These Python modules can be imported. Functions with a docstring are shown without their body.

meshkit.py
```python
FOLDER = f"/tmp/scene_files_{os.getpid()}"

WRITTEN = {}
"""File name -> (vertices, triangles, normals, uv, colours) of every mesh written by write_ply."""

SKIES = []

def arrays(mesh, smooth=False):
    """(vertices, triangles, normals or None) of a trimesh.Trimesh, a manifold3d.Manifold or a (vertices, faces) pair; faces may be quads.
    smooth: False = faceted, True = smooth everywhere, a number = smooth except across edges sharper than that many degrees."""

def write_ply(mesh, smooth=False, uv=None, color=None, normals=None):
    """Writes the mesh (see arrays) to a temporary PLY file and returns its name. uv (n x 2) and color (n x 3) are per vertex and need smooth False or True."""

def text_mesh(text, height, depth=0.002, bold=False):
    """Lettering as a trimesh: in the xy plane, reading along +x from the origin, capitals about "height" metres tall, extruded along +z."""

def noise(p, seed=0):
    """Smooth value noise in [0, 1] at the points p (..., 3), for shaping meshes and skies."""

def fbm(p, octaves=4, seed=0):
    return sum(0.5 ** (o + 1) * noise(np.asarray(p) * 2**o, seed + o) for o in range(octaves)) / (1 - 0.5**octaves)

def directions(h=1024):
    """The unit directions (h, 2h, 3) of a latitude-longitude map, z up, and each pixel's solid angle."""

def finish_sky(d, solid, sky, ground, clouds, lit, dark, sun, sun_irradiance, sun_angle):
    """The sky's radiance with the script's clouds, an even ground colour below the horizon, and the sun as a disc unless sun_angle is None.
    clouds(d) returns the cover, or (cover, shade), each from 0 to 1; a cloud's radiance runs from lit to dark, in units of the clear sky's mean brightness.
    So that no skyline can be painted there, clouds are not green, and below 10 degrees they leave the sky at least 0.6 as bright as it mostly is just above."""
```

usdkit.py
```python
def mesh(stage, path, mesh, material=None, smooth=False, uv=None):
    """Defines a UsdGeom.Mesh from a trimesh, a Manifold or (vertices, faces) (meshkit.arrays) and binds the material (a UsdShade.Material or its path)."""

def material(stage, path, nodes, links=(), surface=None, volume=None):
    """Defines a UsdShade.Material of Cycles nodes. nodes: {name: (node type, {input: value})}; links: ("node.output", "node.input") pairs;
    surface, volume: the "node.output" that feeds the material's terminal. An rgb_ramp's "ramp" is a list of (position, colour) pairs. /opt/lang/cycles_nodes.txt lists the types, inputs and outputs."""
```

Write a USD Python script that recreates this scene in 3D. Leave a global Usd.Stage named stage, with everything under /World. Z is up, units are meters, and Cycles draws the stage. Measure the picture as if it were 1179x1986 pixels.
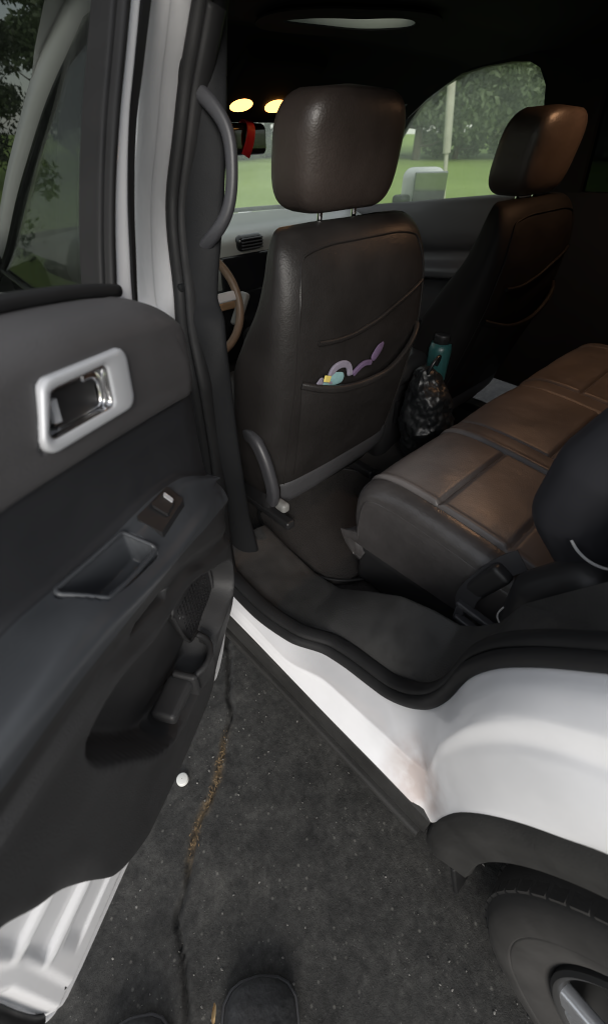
import math, random
import numpy as np, trimesh, usdkit, meshkit
from scipy.interpolate import PchipInterpolator
from shapely.geometry import Polygon, LineString, Point
from pxr import Usd, UsdGeom, UsdLux, UsdShade, Gf, Sdf

rng = np.random.default_rng(7)
stage = Usd.Stage.CreateInMemory()
UsdGeom.SetStageUpAxis(stage, UsdGeom.Tokens.z)
UsdGeom.SetStageMetersPerUnit(stage, 1.0)
UsdGeom.Xform.Define(stage, '/World')
UsdGeom.Scope.Define(stage, '/World/Looks')

# ------------------------------------------------------------------ camera, sky, sun, exposure
EXPOSURE = 1.15
YAW, PITCH, FPX = math.radians(43.5), math.radians(41.0), 850.0
cam = UsdGeom.Camera.Define(stage, '/World/camera')
cam.CreateHorizontalApertureAttr(36.0)
cam.CreateVerticalApertureAttr(36.0 * 1986 / 1179)
cam.CreateFocalLengthAttr(36.0 * FPX / 1179)
cam.CreateClippingRangeAttr(Gf.Vec2f(0.02, 2000))
cam.CreateExposureAttr(EXPOSURE)
cam.CreateFStopAttr(5.0)
cam.CreateFocusDistanceAttr(1.25)
fw = np.array([math.sin(YAW) * math.cos(PITCH), math.cos(YAW) * math.cos(PITCH), -math.sin(PITCH)])
rt = np.array([math.cos(YAW), -math.sin(YAW), 0.0])
up = np.cross(rt, fw)
cam.AddTransformOp().Set(Gf.Matrix4d(*rt, 0, *up, 0, *(-fw), 0, -0.37, 0.42, 1.53, 1))

SUN_EL, SUN_ROT = math.radians(27), math.radians(-142)      # high overcast light from behind the photographer
dome = UsdLux.DomeLight.Define(stage, '/World/sky')
sky_m = usdkit.material(stage, '/World/Looks/sky_air', {
    'sky': ('sky_texture', {'sky_type': 'single_scattering', 'sun_disc': False, 'sun_elevation': SUN_EL, 'sun_rotation': SUN_ROT}),
    'tc': ('texture_coordinate', {}),
    'n': ('noise_texture', {'scale': 2.2, 'detail': 5.0, 'roughness': 0.55}),
    'ramp': ('rgb_ramp', {'ramp': [(0.0, (2.6, 2.7, 2.9)), (0.45, (3.3, 3.35, 3.45)), (1.0, (4.0, 4.0, 4.0))]}),
    'mix': ('mix', {'fac': 0.82}),
    'bg': ('background_shader', {'strength': 0.11})},
    [('tc.generated', 'n.vector'), ('n.fac', 'ramp.fac'), ('sky.color', 'mix.color1'), ('ramp.color', 'mix.color2'), ('mix.color', 'bg.color')], surface='bg.background')
UsdShade.MaterialBindingAPI.Apply(dome.GetPrim()).Bind(sky_m)
dome.GetPrim().SetCustomDataByKey('kind', 'structure')
sun = UsdLux.DistantLight.Define(stage, '/World/sun')
sun.CreateIntensityAttr(0.36); sun.CreateAngleAttr(30.0); sun.CreateColorAttr(Gf.Vec3f(1.0, 0.96, 0.9))
sun.GetPrim().CreateAttribute('inputs:normalize', Sdf.ValueTypeNames.Bool).Set(True)
sd = np.array([math.sin(SUN_ROT) * math.cos(SUN_EL), math.cos(SUN_ROT) * math.cos(SUN_EL), math.sin(SUN_EL)])
zx = np.cross([0, 0, 1.0], sd); zx /= np.linalg.norm(zx); zy = np.cross(sd, zx)
sun.AddTransformOp().Set(Gf.Matrix4d(*zx, 0, *zy, 0, *sd, 0, 0, 0, 20, 1))

# ------------------------------------------------------------------ materials
def M(name, nodes, links, surface='p.BSDF'):
    return usdkit.material(stage, '/World/Looks/' + name, nodes, links, surface=surface)

def simple(name, col, rough=0.5, metal=0.0, spec=0.5, coat=0.0, grain=0.0, gscale=400.0, var=0.0, vscale=6.0, emis=None, sheen=0.0, bdist=0.002):
    nodes = {'p': ('principled_bsdf', {'base_color': col, 'roughness': rough, 'metallic': metal, 'specular_ior_level': spec, 'coat_weight': coat, 'coat_roughness': 0.08, 'sheen_weight': sheen}),
             'g': ('geometry', {})}
    links = []
    if var > 0:
        nodes['v'] = ('noise_texture', {'scale': vscale, 'detail': 5.0, 'roughness': 0.6})
        nodes['r'] = ('rgb_ramp', {'ramp': [(0.25, tuple(c * (1 - var) for c in col)), (0.75, tuple(min(1, c * (1 + var)) for c in col))]})
        nodes['mr'] = ('map_range', {'from_min': 0.3, 'from_max': 0.7, 'to_min': max(0.02, rough - 0.1), 'to_max': min(1, rough + 0.1)})
        links += [('g.position', 'v.vector'), ('v.fac', 'r.fac'), ('r.color', 'p.base_color'), ('v.fac', 'mr.value'), ('mr.result', 'p.roughness')]
    if grain > 0:
        nodes['gn'] = ('noise_texture', {'scale': gscale, 'detail': 3.0})
        nodes['b'] = ('bump', {'strength': grain, 'distance': bdist})
        links += [('g.position', 'gn.vector'), ('gn.fac', 'b.height'), ('b.normal', 'p.normal')]
    if emis:
        nodes['p'][1]['emission_color'] = emis[0]; nodes['p'][1]['emission_strength'] = emis[1]
    return M(name, nodes, links)

def leather(name, col, rough, spec=0.5, lump=0.25):
    return M(name, {'g': ('geometry', {}),
        'v': ('voronoi_texture', {'scale': 260.0}) , 'n': ('noise_texture', {'scale': 7.0, 'detail': 5.0}), 'n2': ('noise_texture', {'scale': 30.0, 'detail': 3.0}),
        'r': ('rgb_ramp', {'ramp': [(0.3, tuple(c * 0.8 for c in col)), (0.7, tuple(c * 1.2 for c in col))]}),
        'mr': ('map_range', {'from_min': 0.3, 'from_max': 0.7, 'to_min': rough - 0.07, 'to_max': rough + 0.09}),
        'b2': ('bump', {'strength': lump, 'distance': 0.006}), 'b': ('bump', {'strength': 0.22, 'distance': 0.0012}),
        'p': ('principled_bsdf', {'roughness': rough, 'specular_ior_level': spec})},
        [('g.position', 'v.vector'), ('g.position', 'n.vector'), ('g.position', 'n2.vector'), ('n.fac', 'r.fac'), ('r.color', 'p.base_color'), ('n.fac', 'mr.value'), ('mr.result', 'p.roughness'),
         ('n2.fac', 'b2.height'), ('b2.normal', 'b.normal'), ('v.distance', 'b.height'), ('b.normal', 'p.normal')])

def glass(name, tint, dust_haze=0.0, ior=1.5):
    nodes = {'t': ('transparent_bsdf', {'color': tint}), 'gl': ('glossy_bsdf', {'color': (1, 1, 1), 'roughness': 0.02}), 'f': ('fresnel', {'IOR': ior}), 'm': ('mix_closure', {}), 'io': ('map_range', {'from_min': 0.0, 'from_max': 1.0, 'to_min': ior, 'to_max': 1.0 / ior}),
             'd': ('translucent_bsdf', {'color': (0.66, 0.74, 0.60)}), 'g': ('geometry', {}), 'n': ('noise_texture', {'scale': 5.0, 'detail': 5.0}), 'mr': ('map_range', {'from_min': 0.3, 'from_max': 0.7, 'to_min': dust_haze * 0.6, 'to_max': dust_haze * 1.4}), 'm2': ('mix_closure', {})}
    links = [('g.backfacing', 'io.value'), ('io.result', 'f.IOR'), ('f.fac', 'm.fac'), ('t.BSDF', 'm.closure1'), ('gl.BSDF', 'm.closure2')]
    if dust_haze <= 0: return M(name, {k: nodes[k] for k in ('t', 'gl', 'f', 'm', 'g', 'io')}, links, surface='m.closure')
    return M(name, nodes, links + [('g.position', 'n.vector'), ('n.fac', 'mr.value'), ('mr.result', 'm2.fac'), ('m.closure', 'm2.closure1'), ('d.BSDF', 'm2.closure2')], surface='m2.closure')  # greenish veil over the pane: dust film plus painted glare haze

# white car paint with road grime and a rusty scuff in the corner where sill meets wheel arch
white_paint = M('white_paint', {
    'g': ('geometry', {}), 'n': ('noise_texture', {'scale': 5.0, 'detail': 6.0, 'roughness': 0.65}), 'n2': ('noise_texture', {'scale': 28.0, 'detail': 4.0}),
    'r': ('rgb_ramp', {'ramp': [(0.3, (0.75, 0.75, 0.765)), (0.65, (0.81, 0.81, 0.825))]}),
    'sub': ('mapping', {'location': (-0.03, -0.49, -0.5), 'scale': (1.0, 1.0, 1.0)}),
    'len': ('gradient_texture', {'gradient_type': 'spherical'}), 'sc': ('mapping', {'scale': (9.0, 9.0, 9.0)}),
    'mm': ('math', {'math_type': 'multiply'}), 'mr': ('map_range', {'from_min': 0.05, 'from_max': 0.4, 'to_min': 0.0, 'to_max': 0.55, 'clamp': True}),
    'mix': ('mix', {'color2': (0.34, 0.215, 0.165)}),
    'p': ('principled_bsdf', {'roughness': 0.38, 'coat_weight': 0.6, 'coat_roughness': 0.12})},
    [('g.position', 'n.vector'), ('g.position', 'n2.vector'), ('n.fac', 'r.fac'), ('g.position', 'sub.vector'), ('sub.vector', 'sc.vector'), ('sc.vector', 'len.vector'),
     ('len.fac', 'mm.value1'), ('n2.fac', 'mm.value2'), ('mm.value', 'mr.value'), ('mr.result', 'mix.fac'), ('r.color', 'mix.color1'), ('mix.color', 'p.base_color')])
soft_trim = simple('soft_trim', (0.060, 0.058, 0.060), 0.55, grain=0.25, gscale=500, var=0.12)
insert_trim = simple('insert_trim', (0.017, 0.018, 0.021), 0.55, grain=0.2, gscale=700, var=0.1)
arm_trim = simple('armrest_trim', (0.046, 0.050, 0.056), 0.40, grain=0.12, gscale=500, var=0.1)
lower_trim = simple('lower_trim', (0.019, 0.019, 0.020), 0.58, grain=0.3, gscale=420, var=0.15)
dark_plastic = simple('dark_plastic', (0.014, 0.014, 0.015), 0.45, grain=0.15)
gloss_black = simple('gloss_black', (0.008, 0.008, 0.009), 0.12)
pillar_plastic = simple('pillar_plastic', (0.011, 0.0115, 0.0125), 0.62, spec=0.12, grain=0.25, gscale=420, var=0.1)
grey_plastic = simple('grey_plastic', (0.036, 0.036, 0.040), 0.45, grain=0.1)
light_plastic = simple('light_plastic', (0.16, 0.16, 0.155), 0.5)
silver = simple('silver_plastic', (0.46, 0.47, 0.49), 0.42, metal=0.15)
chrome = simple('chrome', (0.75, 0.75, 0.76), 0.10, metal=1.0)
rubber = simple('rubber_seal', (0.010, 0.010, 0.0105), 0.6, spec=0.3, var=0.15, vscale=12)
cladding_m = simple('black_cladding', (0.020, 0.0195, 0.0185), 0.7, grain=0.3, gscale=300, var=0.35, vscale=9)
tyre_m = simple('tyre_rubber', (0.028, 0.0265, 0.025), 0.8, var=0.3, vscale=10, grain=0.2, gscale=200)
alloy = simple('alloy_silver', (0.62, 0.63, 0.65), 0.3, metal=0.8)
headliner_m = simple('headliner_fabric', (0.012, 0.012, 0.012), 0.95, spec=0.1, grain=0.2, gscale=600)
seat_leather = leather('seat_leather', (0.016, 0.0145, 0.014), 0.43, 0.30)
head_leather = leather('headrest_leather', (0.042, 0.033, 0.029), 0.42)
bench_leather = leather('bench_leather', (0.104, 0.095, 0.093), 0.42, 0.5, 0.06)
bolster_leather = leather('bolster_leather', (0.046, 0.043, 0.043), 0.29, 0.6)
carpet_m = simple('carpet', (0.020, 0.0175, 0.0165), 0.95, grain=0.8, gscale=350, var=0.35, vscale=25, bdist=0.004)
scuff_m = simple('scuff_plate', (0.032, 0.0315, 0.031), 0.48, grain=0.45, gscale=240, var=0.35, vscale=14)
dash_m = simple('dash_vinyl', (0.30, 0.31, 0.30), 0.34, grain=0.15, gscale=500)
door_glass = glass('privacy_glass', (0.155, 0.165, 0.15), 0.005)
clear_glass = glass('window_glass', (0.93, 0.96, 0.90), 0.085)
plain_glass = glass('plain_glass', (0.80, 0.82, 0.79))
shade_glass = glass('tinted_glass', (0.10, 0.11, 0.11))
mirror_m = simple('mirror_glass', (0.30, 0.31, 0.32), 0.03, metal=1.0)
lamp_m = simple('map_lamp_glow', (0.9, 0.7, 0.4), 0.4, emis=((1.0, 0.42, 0.10), 2.2))
reflection_red = simple('red_reflection', (0.40, 0.012, 0.022), 0.5, var=0.2, vscale=40)  # red of the mirrored tail light, given to a solid strip
teal_m = simple('teal_plastic', (0.022, 0.085, 0.085), 0.35)
aqua_cloth = simple('aqua_cloth', (0.17, 0.30, 0.31), 0.8, var=0.15, vscale=60)
lilac_cloth = simple('lilac_cloth', (0.17, 0.155, 0.20), 0.85, var=0.15, vscale=60)
purple_cloth = simple('purple_cloth', (0.085, 0.055, 0.11), 0.8, var=0.2, vscale=60)
yellow_cloth = simple('yellow_cloth', (0.55, 0.45, 0.12), 0.8)
bag_m = simple('black_bag', (0.007, 0.008, 0.009), 0.42, var=0.2, vscale=20)
belt_m = simple('belt_webbing', (0.020, 0.020, 0.023), 0.75, grain=0.5, gscale=600)
cord_m = simple('pale_piping', (0.42, 0.42, 0.42), 0.6)
dark_cloth = simple('bolster_cloth', (0.022, 0.022, 0.027), 0.7, grain=0.2, gscale=500, var=0.2, vscale=8)
bark_m = simple('bark', (0.06, 0.05, 0.04), 0.95, grain=0.8, gscale=20, var=0.35, vscale=4, bdist=0.03)
pole_m = simple('weathered_pole', (0.30, 0.30, 0.26), 0.9, var=0.2, vscale=5)
cap_m = simple('white_cap', (0.66, 0.66, 0.63), 0.4)
leaf_dry = simple('dry_leaf', (0.45, 0.32, 0.16), 0.8, var=0.3, vscale=80)
shoe_m = simple('shoe_rubber', (0.034, 0.034, 0.035), 0.6, grain=0.5, gscale=90, var=0.5, vscale=45, bdist=0.004)

def foliage(name, a, b):
    return M(name, {'o': ('geometry', {}), 'n': ('noise_texture', {'scale': 0.7, 'detail': 3.0}), 'r': ('rgb_ramp', {'ramp': [(0.1, a), (0.9, b)]}),
                    'mx': ('mix_float', {'fac': 0.5}),
                    'p': ('principled_bsdf', {'roughness': 0.6}), 't': ('translucent_bsdf', {}), 'm': ('mix_closure', {'fac': 0.3})},
             [('o.position', 'n.vector'), ('n.fac', 'mx.a'), ('o.random_per_island', 'mx.b'), ('mx.result', 'r.fac'), ('r.color', 'p.base_color'), ('r.color', 't.color'), ('p.BSDF', 'm.closure1'), ('t.BSDF', 'm.closure2')], surface='m.closure')
leaf_far = foliage('leaf_far', (0.07, 0.10, 0.05), (0.15, 0.19, 0.10))
leaf_near = foliage('leaf_near', (0.02, 0.032, 0.014), (0.06, 0.075, 0.03))

# ------------------------------------------------------------------ helpers
used = {}
def numbered(parent, name):
    k = (parent, name); n = used.get(k, 0); used[k] = n + 1
    return parent + '/' + (name if n == 0 else '%s_%03d' % (name, n))

def obj(name, mesh, mat, parent='/World', smooth=35):
    path = numbered(parent, name)
    usdkit.mesh(stage, path, mesh, mat, smooth=smooth)
    return path

def node(name, parent='/World', loc=(0, 0, 0)):
    path = numbered(parent, name)
    x = UsdGeom.Xform.Define(stage, path)
    if any(loc): x.AddTranslateOp().Set(Gf.Vec3d(*loc))
    return path

def tag(path, label=None, cat=None, group=None, kind=None):
    p = stage.GetPrimAtPath(path)
    for k, v in (('label', label), ('category', cat), ('group', group), ('kind', kind)):
        if v: p.SetCustomDataByKey(k, v)

def cat(*ms):
    return trimesh.util.concatenate([m if isinstance(m, trimesh.Trimesh) else trimesh.Trimesh(m[0], m[1], process=False) for m in ms])

def curve(pts, n, closed=False):
    p = np.asarray(pts, float)
    if closed: p = np.vstack([p, p[:1]])
    d = np.linalg.norm(np.diff(p, axis=0), axis=1); t = np.r_[0, np.cumsum(np.maximum(d, 1e-6))]
    if closed:
        from scipy.interpolate import CubicSpline
        c = CubicSpline(t, p, bc_type='periodic'); return c(np.linspace(0, t[-1], n, endpoint=False))
    if len(p) == 2: return p[0] + np.linspace(0, 1, n)[:, None] * (p[1] - p[0])
    c = PchipInterpolator(t, p); return c(np.linspace(0, t[-1], n))

def spl(pts, n):
    from scipy.interpolate import CubicSpline
    p = np.asarray(pts, float); d = np.linalg.norm(np.diff(p, axis=0), axis=1); t = np.r_[0, np.cumsum(d ** 0.7)]
    return CubicSpline(t, p, bc_type='natural')(np.linspace(0, t[-1], n))

def grid_faces(m, n, cu=False, cv=False):
    f = []
    i, j = np.meshgrid(np.arange(m if cu else m - 1), np.arange(n if cv else n - 1), indexing='ij')
    a = i * n + j; b = ((i + 1) % m) * n + j; c = ((i + 1) % m) * n + (j + 1) % n; d = i * n + (j + 1) % n
    return np.concatenate([np.stack([a, b, c], -1).reshape(-1, 3), np.stack([a, c, d], -1).reshape(-1, 3)])

def grid(P, cu=False, cv=False, flip=False):
    P = np.asarray(P); f = grid_faces(P.shape[0], P.shape[1], cu, cv)
    return trimesh.Trimesh(P.reshape(-1, 3), f[:, ::-1] if flip else f, process=False)

def rows(curves, n, per):
    """loft through the given 3-D curves; n samples along them, per = sub-steps between"""
    C = np.stack([curve(c, n) if len(c) != n else np.asarray(c, float) for c in curves])
    m = len(C); t = np.arange(m); tt = np.linspace(0, m - 1, (m - 1) * per + 1)
    return PchipInterpolator(t, C, axis=0)(tt)

def sweep(path, prof, up=(0, 0, 1), closed=False, scale=None, caps=True):
    """prof: (a, b) pairs, a along the side vector, b along the up-ish vector"""
    p = np.asarray(path, float); n = len(p)
    t = np.roll(p, -1, 0) - np.roll(p, 1, 0) if closed else np.gradient(p, axis=0)
    t /= np.linalg.norm(t, axis=1, keepdims=True)
    u = np.broadcast_to(np.asarray(up, float), p.shape)
    s = np.cross(t, u); s /= np.maximum(np.linalg.norm(s, axis=1, keepdims=True), 1e-9)
    u = np.cross(s, t)
    q = np.asarray(prof, float); sc = np.ones(n) if scale is None else np.asarray(scale)
    P = p[:, None] + sc[:, None, None] * (q[None, :, :1] * s[:, None] + q[None, :, 1:] * u[:, None])
    m = grid(P, closed, True)
    if caps and not closed:
        k = len(q); v = np.vstack([m.vertices, p[:1], p[-1:]]); f = list(m.faces); N = n * k
        for j in range(k):
            f.append([N, j, (j + 1) % k]); f.append([N + 1, (n - 1) * k + (j + 1) % k, (n - 1) * k + j])
        m = trimesh.Trimesh(v, np.array(f), process=False)
    return m

def ring(r, k=10, ry=None):
    a = np.linspace(0, 2 * np.pi, k, endpoint=False)
    return np.stack([r * np.cos(a), (ry or r) * np.sin(a)], 1)

def rprof(w, h, r, k=3):
    """rounded rectangle profile, full width w and height h"""
    out = []
    for cx, cy, a0 in ((w / 2 - r, h / 2 - r, 0), (-w / 2 + r, h / 2 - r, 90), (-w / 2 + r, -h / 2 + r, 180), (w / 2 - r, -h / 2 + r, 270)):
        for a in np.radians(np.linspace(a0, a0 + 90, k + 1)): out.append((cx + r * np.cos(a), cy + r * np.sin(a)))
    return np.array(out)

def tube(path, r, k=10, closed=False, up=(0.13, 0.2, 1)):
    return sweep(path, ring(r, k), up=up, closed=closed)

def rbox(size, r, loc=(0, 0, 0), n=6, rot=None):
    h = np.asarray(size, float) / 2; r = min(r, h.min() * 0.98)
    b = trimesh.creation.box([2, 2, 2]); 
    g = np.r_[-1, np.linspace(-1, 1, n)[1:-1], 1]
    parts = []
    for ax in range(3):
        for sg in (-1, 1):
            A, B = np.meshgrid(np.linspace(-1, 1, 2 * n + 1), np.linspace(-1, 1, 2 * n + 1), indexing='ij')
            def wrap(t, hh):          # dense near the edges
                return np.sign(t) * (np.where(abs(t) > 0.5, (hh - r) + r * (abs(t) - 0.5) / 0.5, abs(t) / 0.5 * (hh - r)))
            P = np.zeros(A.shape + (3,)); o = [k for k in range(3) if k != ax]
            P[..., ax] = sg * h[ax]; P[..., o[0]] = wrap(A, h[o[0]]); P[..., o[1]] = wrap(B, h[o[1]])
            m = grid(P, flip=(sg > 0) ^ (ax == 1)); m.faces = m.faces[:, ::-1]; parts.append(m)
    m = cat(*parts); m.merge_vertices(digits_vertex=7)
    v = m.vertices; q = np.clip(v, -(h - r), h - r); d = v - q; L = np.linalg.norm(d, axis=1, keepdims=True)
    m.vertices = q + np.where(L > 1e-9, d / np.maximum(L, 1e-9) * r, 0)
    m.fix_normals()
    if rot is not None: m.apply_transform(rot)
    m.apply_translation(loc)
    return m

def R(axis, deg): return trimesh.transformations.rotation_matrix(math.radians(deg), axis)

def plate(poly, h0, h1, fn, bevel=0.0, seg=0.02):
    """polygon in a local plane, extruded from h0 to h1 with a small bevel on top, mapped by fn(x, y, h)"""
    poly = Polygon(poly) if not isinstance(poly, Polygon) else poly
    m = trimesh.creation.extrude_polygon(poly, 1.0, engine='earcut')
    v = m.vertices; H = h0 + v[:, 2] * (h1 - h0)
    m = trimesh.Trimesh(fn(v[:, 0], v[:, 1], H), m.faces, process=False)
    m.fix_normals()
    return m

def sdf(poly, P):
    """signed distance (negative inside) of points (n, 2)"""
    a = np.asarray(poly, float); b = np.roll(a, -1, 0); best = np.full(len(P), 1e9); ins = np.zeros(len(P), bool)
    for p, q in zip(a, b):
        e = q - p; w = P - p; t = np.clip((w @ e) / (e @ e), 0, 1); best = np.minimum(best, np.linalg.norm(w - t[:, None] * e, axis=1))
        c = ((p[1] > P[:, 1]) != (q[1] > P[:, 1])) & (P[:, 0] < (q[0] - p[0]) * (P[:, 1] - p[1]) / (q[1] - p[1] + 1e-12) + p[0]); ins ^= c
    return np.where(ins, -best, best)

def smooth(x, a, b):
    t = np.clip((x - a) / (b - a), 0, 1); return t * t * (3 - 2 * t)

def split(m, mask):
    f = m.faces
    def sub(k):
        ff = f[k]; u, inv = np.unique(ff, return_inverse=True); return trimesh.Trimesh(m.vertices[u], inv.reshape(-1, 3), process=False)
    return sub(mask), sub(~mask)

# ------------------------------------------------------------------ ground
def asphalt_material():
    # worn asphalt; a mesh attribute marks where the crack runs and where plant debris has rotted into it
    return M('asphalt', {
        'g': ('geometry', {}), 'n1': ('noise_texture', {'scale': 3.5, 'detail': 8.0, 'roughness': 0.6}), 'v': ('voronoi_texture', {'scale': 120.0}), 'v2': ('voronoi_texture', {'scale': 52.0}),
        'n2': ('noise_texture', {'scale': 210.0, 'detail': 5.0, 'roughness': 0.7}), 'n3': ('noise_texture', {'scale': 11.0, 'detail': 8.0, 'roughness': 0.72}), 'n4': ('noise_texture', {'scale': 55.0, 'detail': 5.0, 'roughness': 0.7}),
        'r1': ('rgb_ramp', {'ramp': [(0.28, (0.028, 0.028, 0.0275)), (0.55, (0.041, 0.0405, 0.039)), (0.78, (0.066, 0.064, 0.060))]}),
        'r2': ('rgb_ramp', {'ramp': [(0.0, (0.20, 0.195, 0.18)), (0.14, (0.12, 0.115, 0.105)), (0.20, (0.0, 0.0, 0.0))]}),
        'r2b': ('rgb_ramp', {'ramp': [(0.0, (0.16, 0.155, 0.14)), (0.16, (0.07, 0.067, 0.06)), (0.24, (0.0, 0.0, 0.0))]}),
        'vsel': ('separate_color', {}), 'vs': ('math', {'math_type': 'greater_than', 'value2': 0.74}), 'vsel2': ('separate_color', {}), 'vs2': ('math', {'math_type': 'greater_than', 'value2': 0.80}),
        'm1': ('mix', {'color1': (0, 0, 0)}), 'm2': ('mix', {'color1': (0, 0, 0)}),
        'r3': ('rgb_ramp', {'ramp': [(0.38, (0.1, 0.1, 0.1)), (0.60, (1, 1, 1))]}),
        'mul': ('mix', {'mix_type': 'multiply', 'fac': 1.0}), 'add': ('mix', {'mix_type': 'add', 'fac': 0.6}), 'addb': ('mix', {'mix_type': 'add', 'fac': 0.6}),
        'dk': ('mix', {'mix_type': 'multiply', 'fac': 0.62}), 'r4': ('rgb_ramp', {'ramp': [(0.36, (0.38, 0.38, 0.38)), (0.62, (1.35, 1.33, 1.28))]}),
        'dk4': ('mix', {'mix_type': 'multiply', 'fac': 0.8}), 'r5': ('rgb_ramp', {'ramp': [(0.35, (0.55, 0.55, 0.55)), (0.65, (1.3, 1.3, 1.3))]}),
        'at': ('attribute', {'attribute': 'wear'}), 'sep': ('separate_color', {}), 'nf': ('map_range', {'from_min': 0.35, 'from_max': 0.62, 'to_min': 0.0, 'to_max': 1.0, 'clamp': True}), 'sm': ('math', {'math_type': 'multiply'}),
        'st': ('mix', {'color2': (0.19, 0.135, 0.075)}), 'ck': ('mix', {'color2': (0.006, 0.006, 0.006)}),
        'b': ('bump', {'strength': 0.55, 'distance': 0.0035}), 'b2': ('bump', {'strength': 0.4, 'distance': 0.008}),
        'p': ('principled_bsdf', {'roughness': 0.85, 'specular_ior_level': 0.35})},
        [('g.position', k + '.vector') for k in ('n1', 'v', 'v2', 'n2', 'n3', 'n4')] + [('n1.fac', 'r1.fac'), ('v.distance', 'r2.fac'), ('v2.distance', 'r2b.fac'), ('v.color', 'vsel.color'), ('vsel.r', 'vs.value1'), ('v2.color', 'vsel2.color'), ('vsel2.r', 'vs2.value1'),
         ('vs.value', 'm1.fac'), ('r2.color', 'm1.color2'), ('vs2.value', 'm2.fac'), ('r2b.color', 'm2.color2'),
         ('n3.fac', 'r3.fac'), ('m1.color', 'mul.color1'), ('r3.color', 'mul.color2'), ('r1.color', 'dk.color1'), ('n3.fac', 'r4.fac'), ('r4.color', 'dk.color2'), ('dk.color', 'dk4.color1'), ('n4.fac', 'r5.fac'), ('r5.color', 'dk4.color2'),
         ('dk4.color', 'add.color1'), ('mul.color', 'add.color2'), ('add.color', 'addb.color1'), ('m2.color', 'addb.color2'),
         ('at.color', 'sep.color'), ('n4.fac', 'nf.value'), ('nf.result', 'sm.value1'), ('sep.r', 'sm.value2'), ('addb.color', 'st.color1'), ('sm.value', 'st.fac'), ('st.color', 'ck.color1'), ('sep.g', 'ck.fac'), ('ck.color', 'p.base_color'),
         ('n3.fac', 'b2.height'), ('b2.normal', 'b.normal'), ('n2.fac', 'b.height'), ('b.normal', 'p.normal')])
asphalt = asphalt_material()
grass_m = M('lawn_grass', {'g': ('geometry', {}), 'n': ('noise_texture', {'scale': 0.25, 'detail': 7.0}), 'n2': ('noise_texture', {'scale': 9.0, 'detail': 4.0}), 'mx': ('mix_float', {'fac': 0.35}),
                           'r': ('rgb_ramp', {'ramp': [(0.3, (0.185, 0.265, 0.072)), (0.7, (0.25, 0.345, 0.10))]}), 'b': ('bump', {'strength': 0.6, 'distance': 0.03}), 'p': ('principled_bsdf', {'roughness': 0.9, 'specular_ior_level': 0.2})},
            [('g.position', 'n.vector'), ('g.position', 'n2.vector'), ('n.fac', 'mx.a'), ('n2.fac', 'mx.b'), ('mx.result', 'r.fac'), ('r.color', 'p.base_color'), ('n2.fac', 'b.height'), ('b.normal', 'p.normal')])
CRACK = np.array([(0.55, 2.1), (0.1, 1.366), (-0.022, 1.182), (-0.152, 1.034), (-0.247, 0.956), (-0.355, 0.877), (-0.427, 0.817), (-0.491, 0.764), (-0.512, 0.718), (-0.549, 0.635), (-0.70, 0.46), (-1.1, 0.1), (-2.2, -0.8)])
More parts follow.
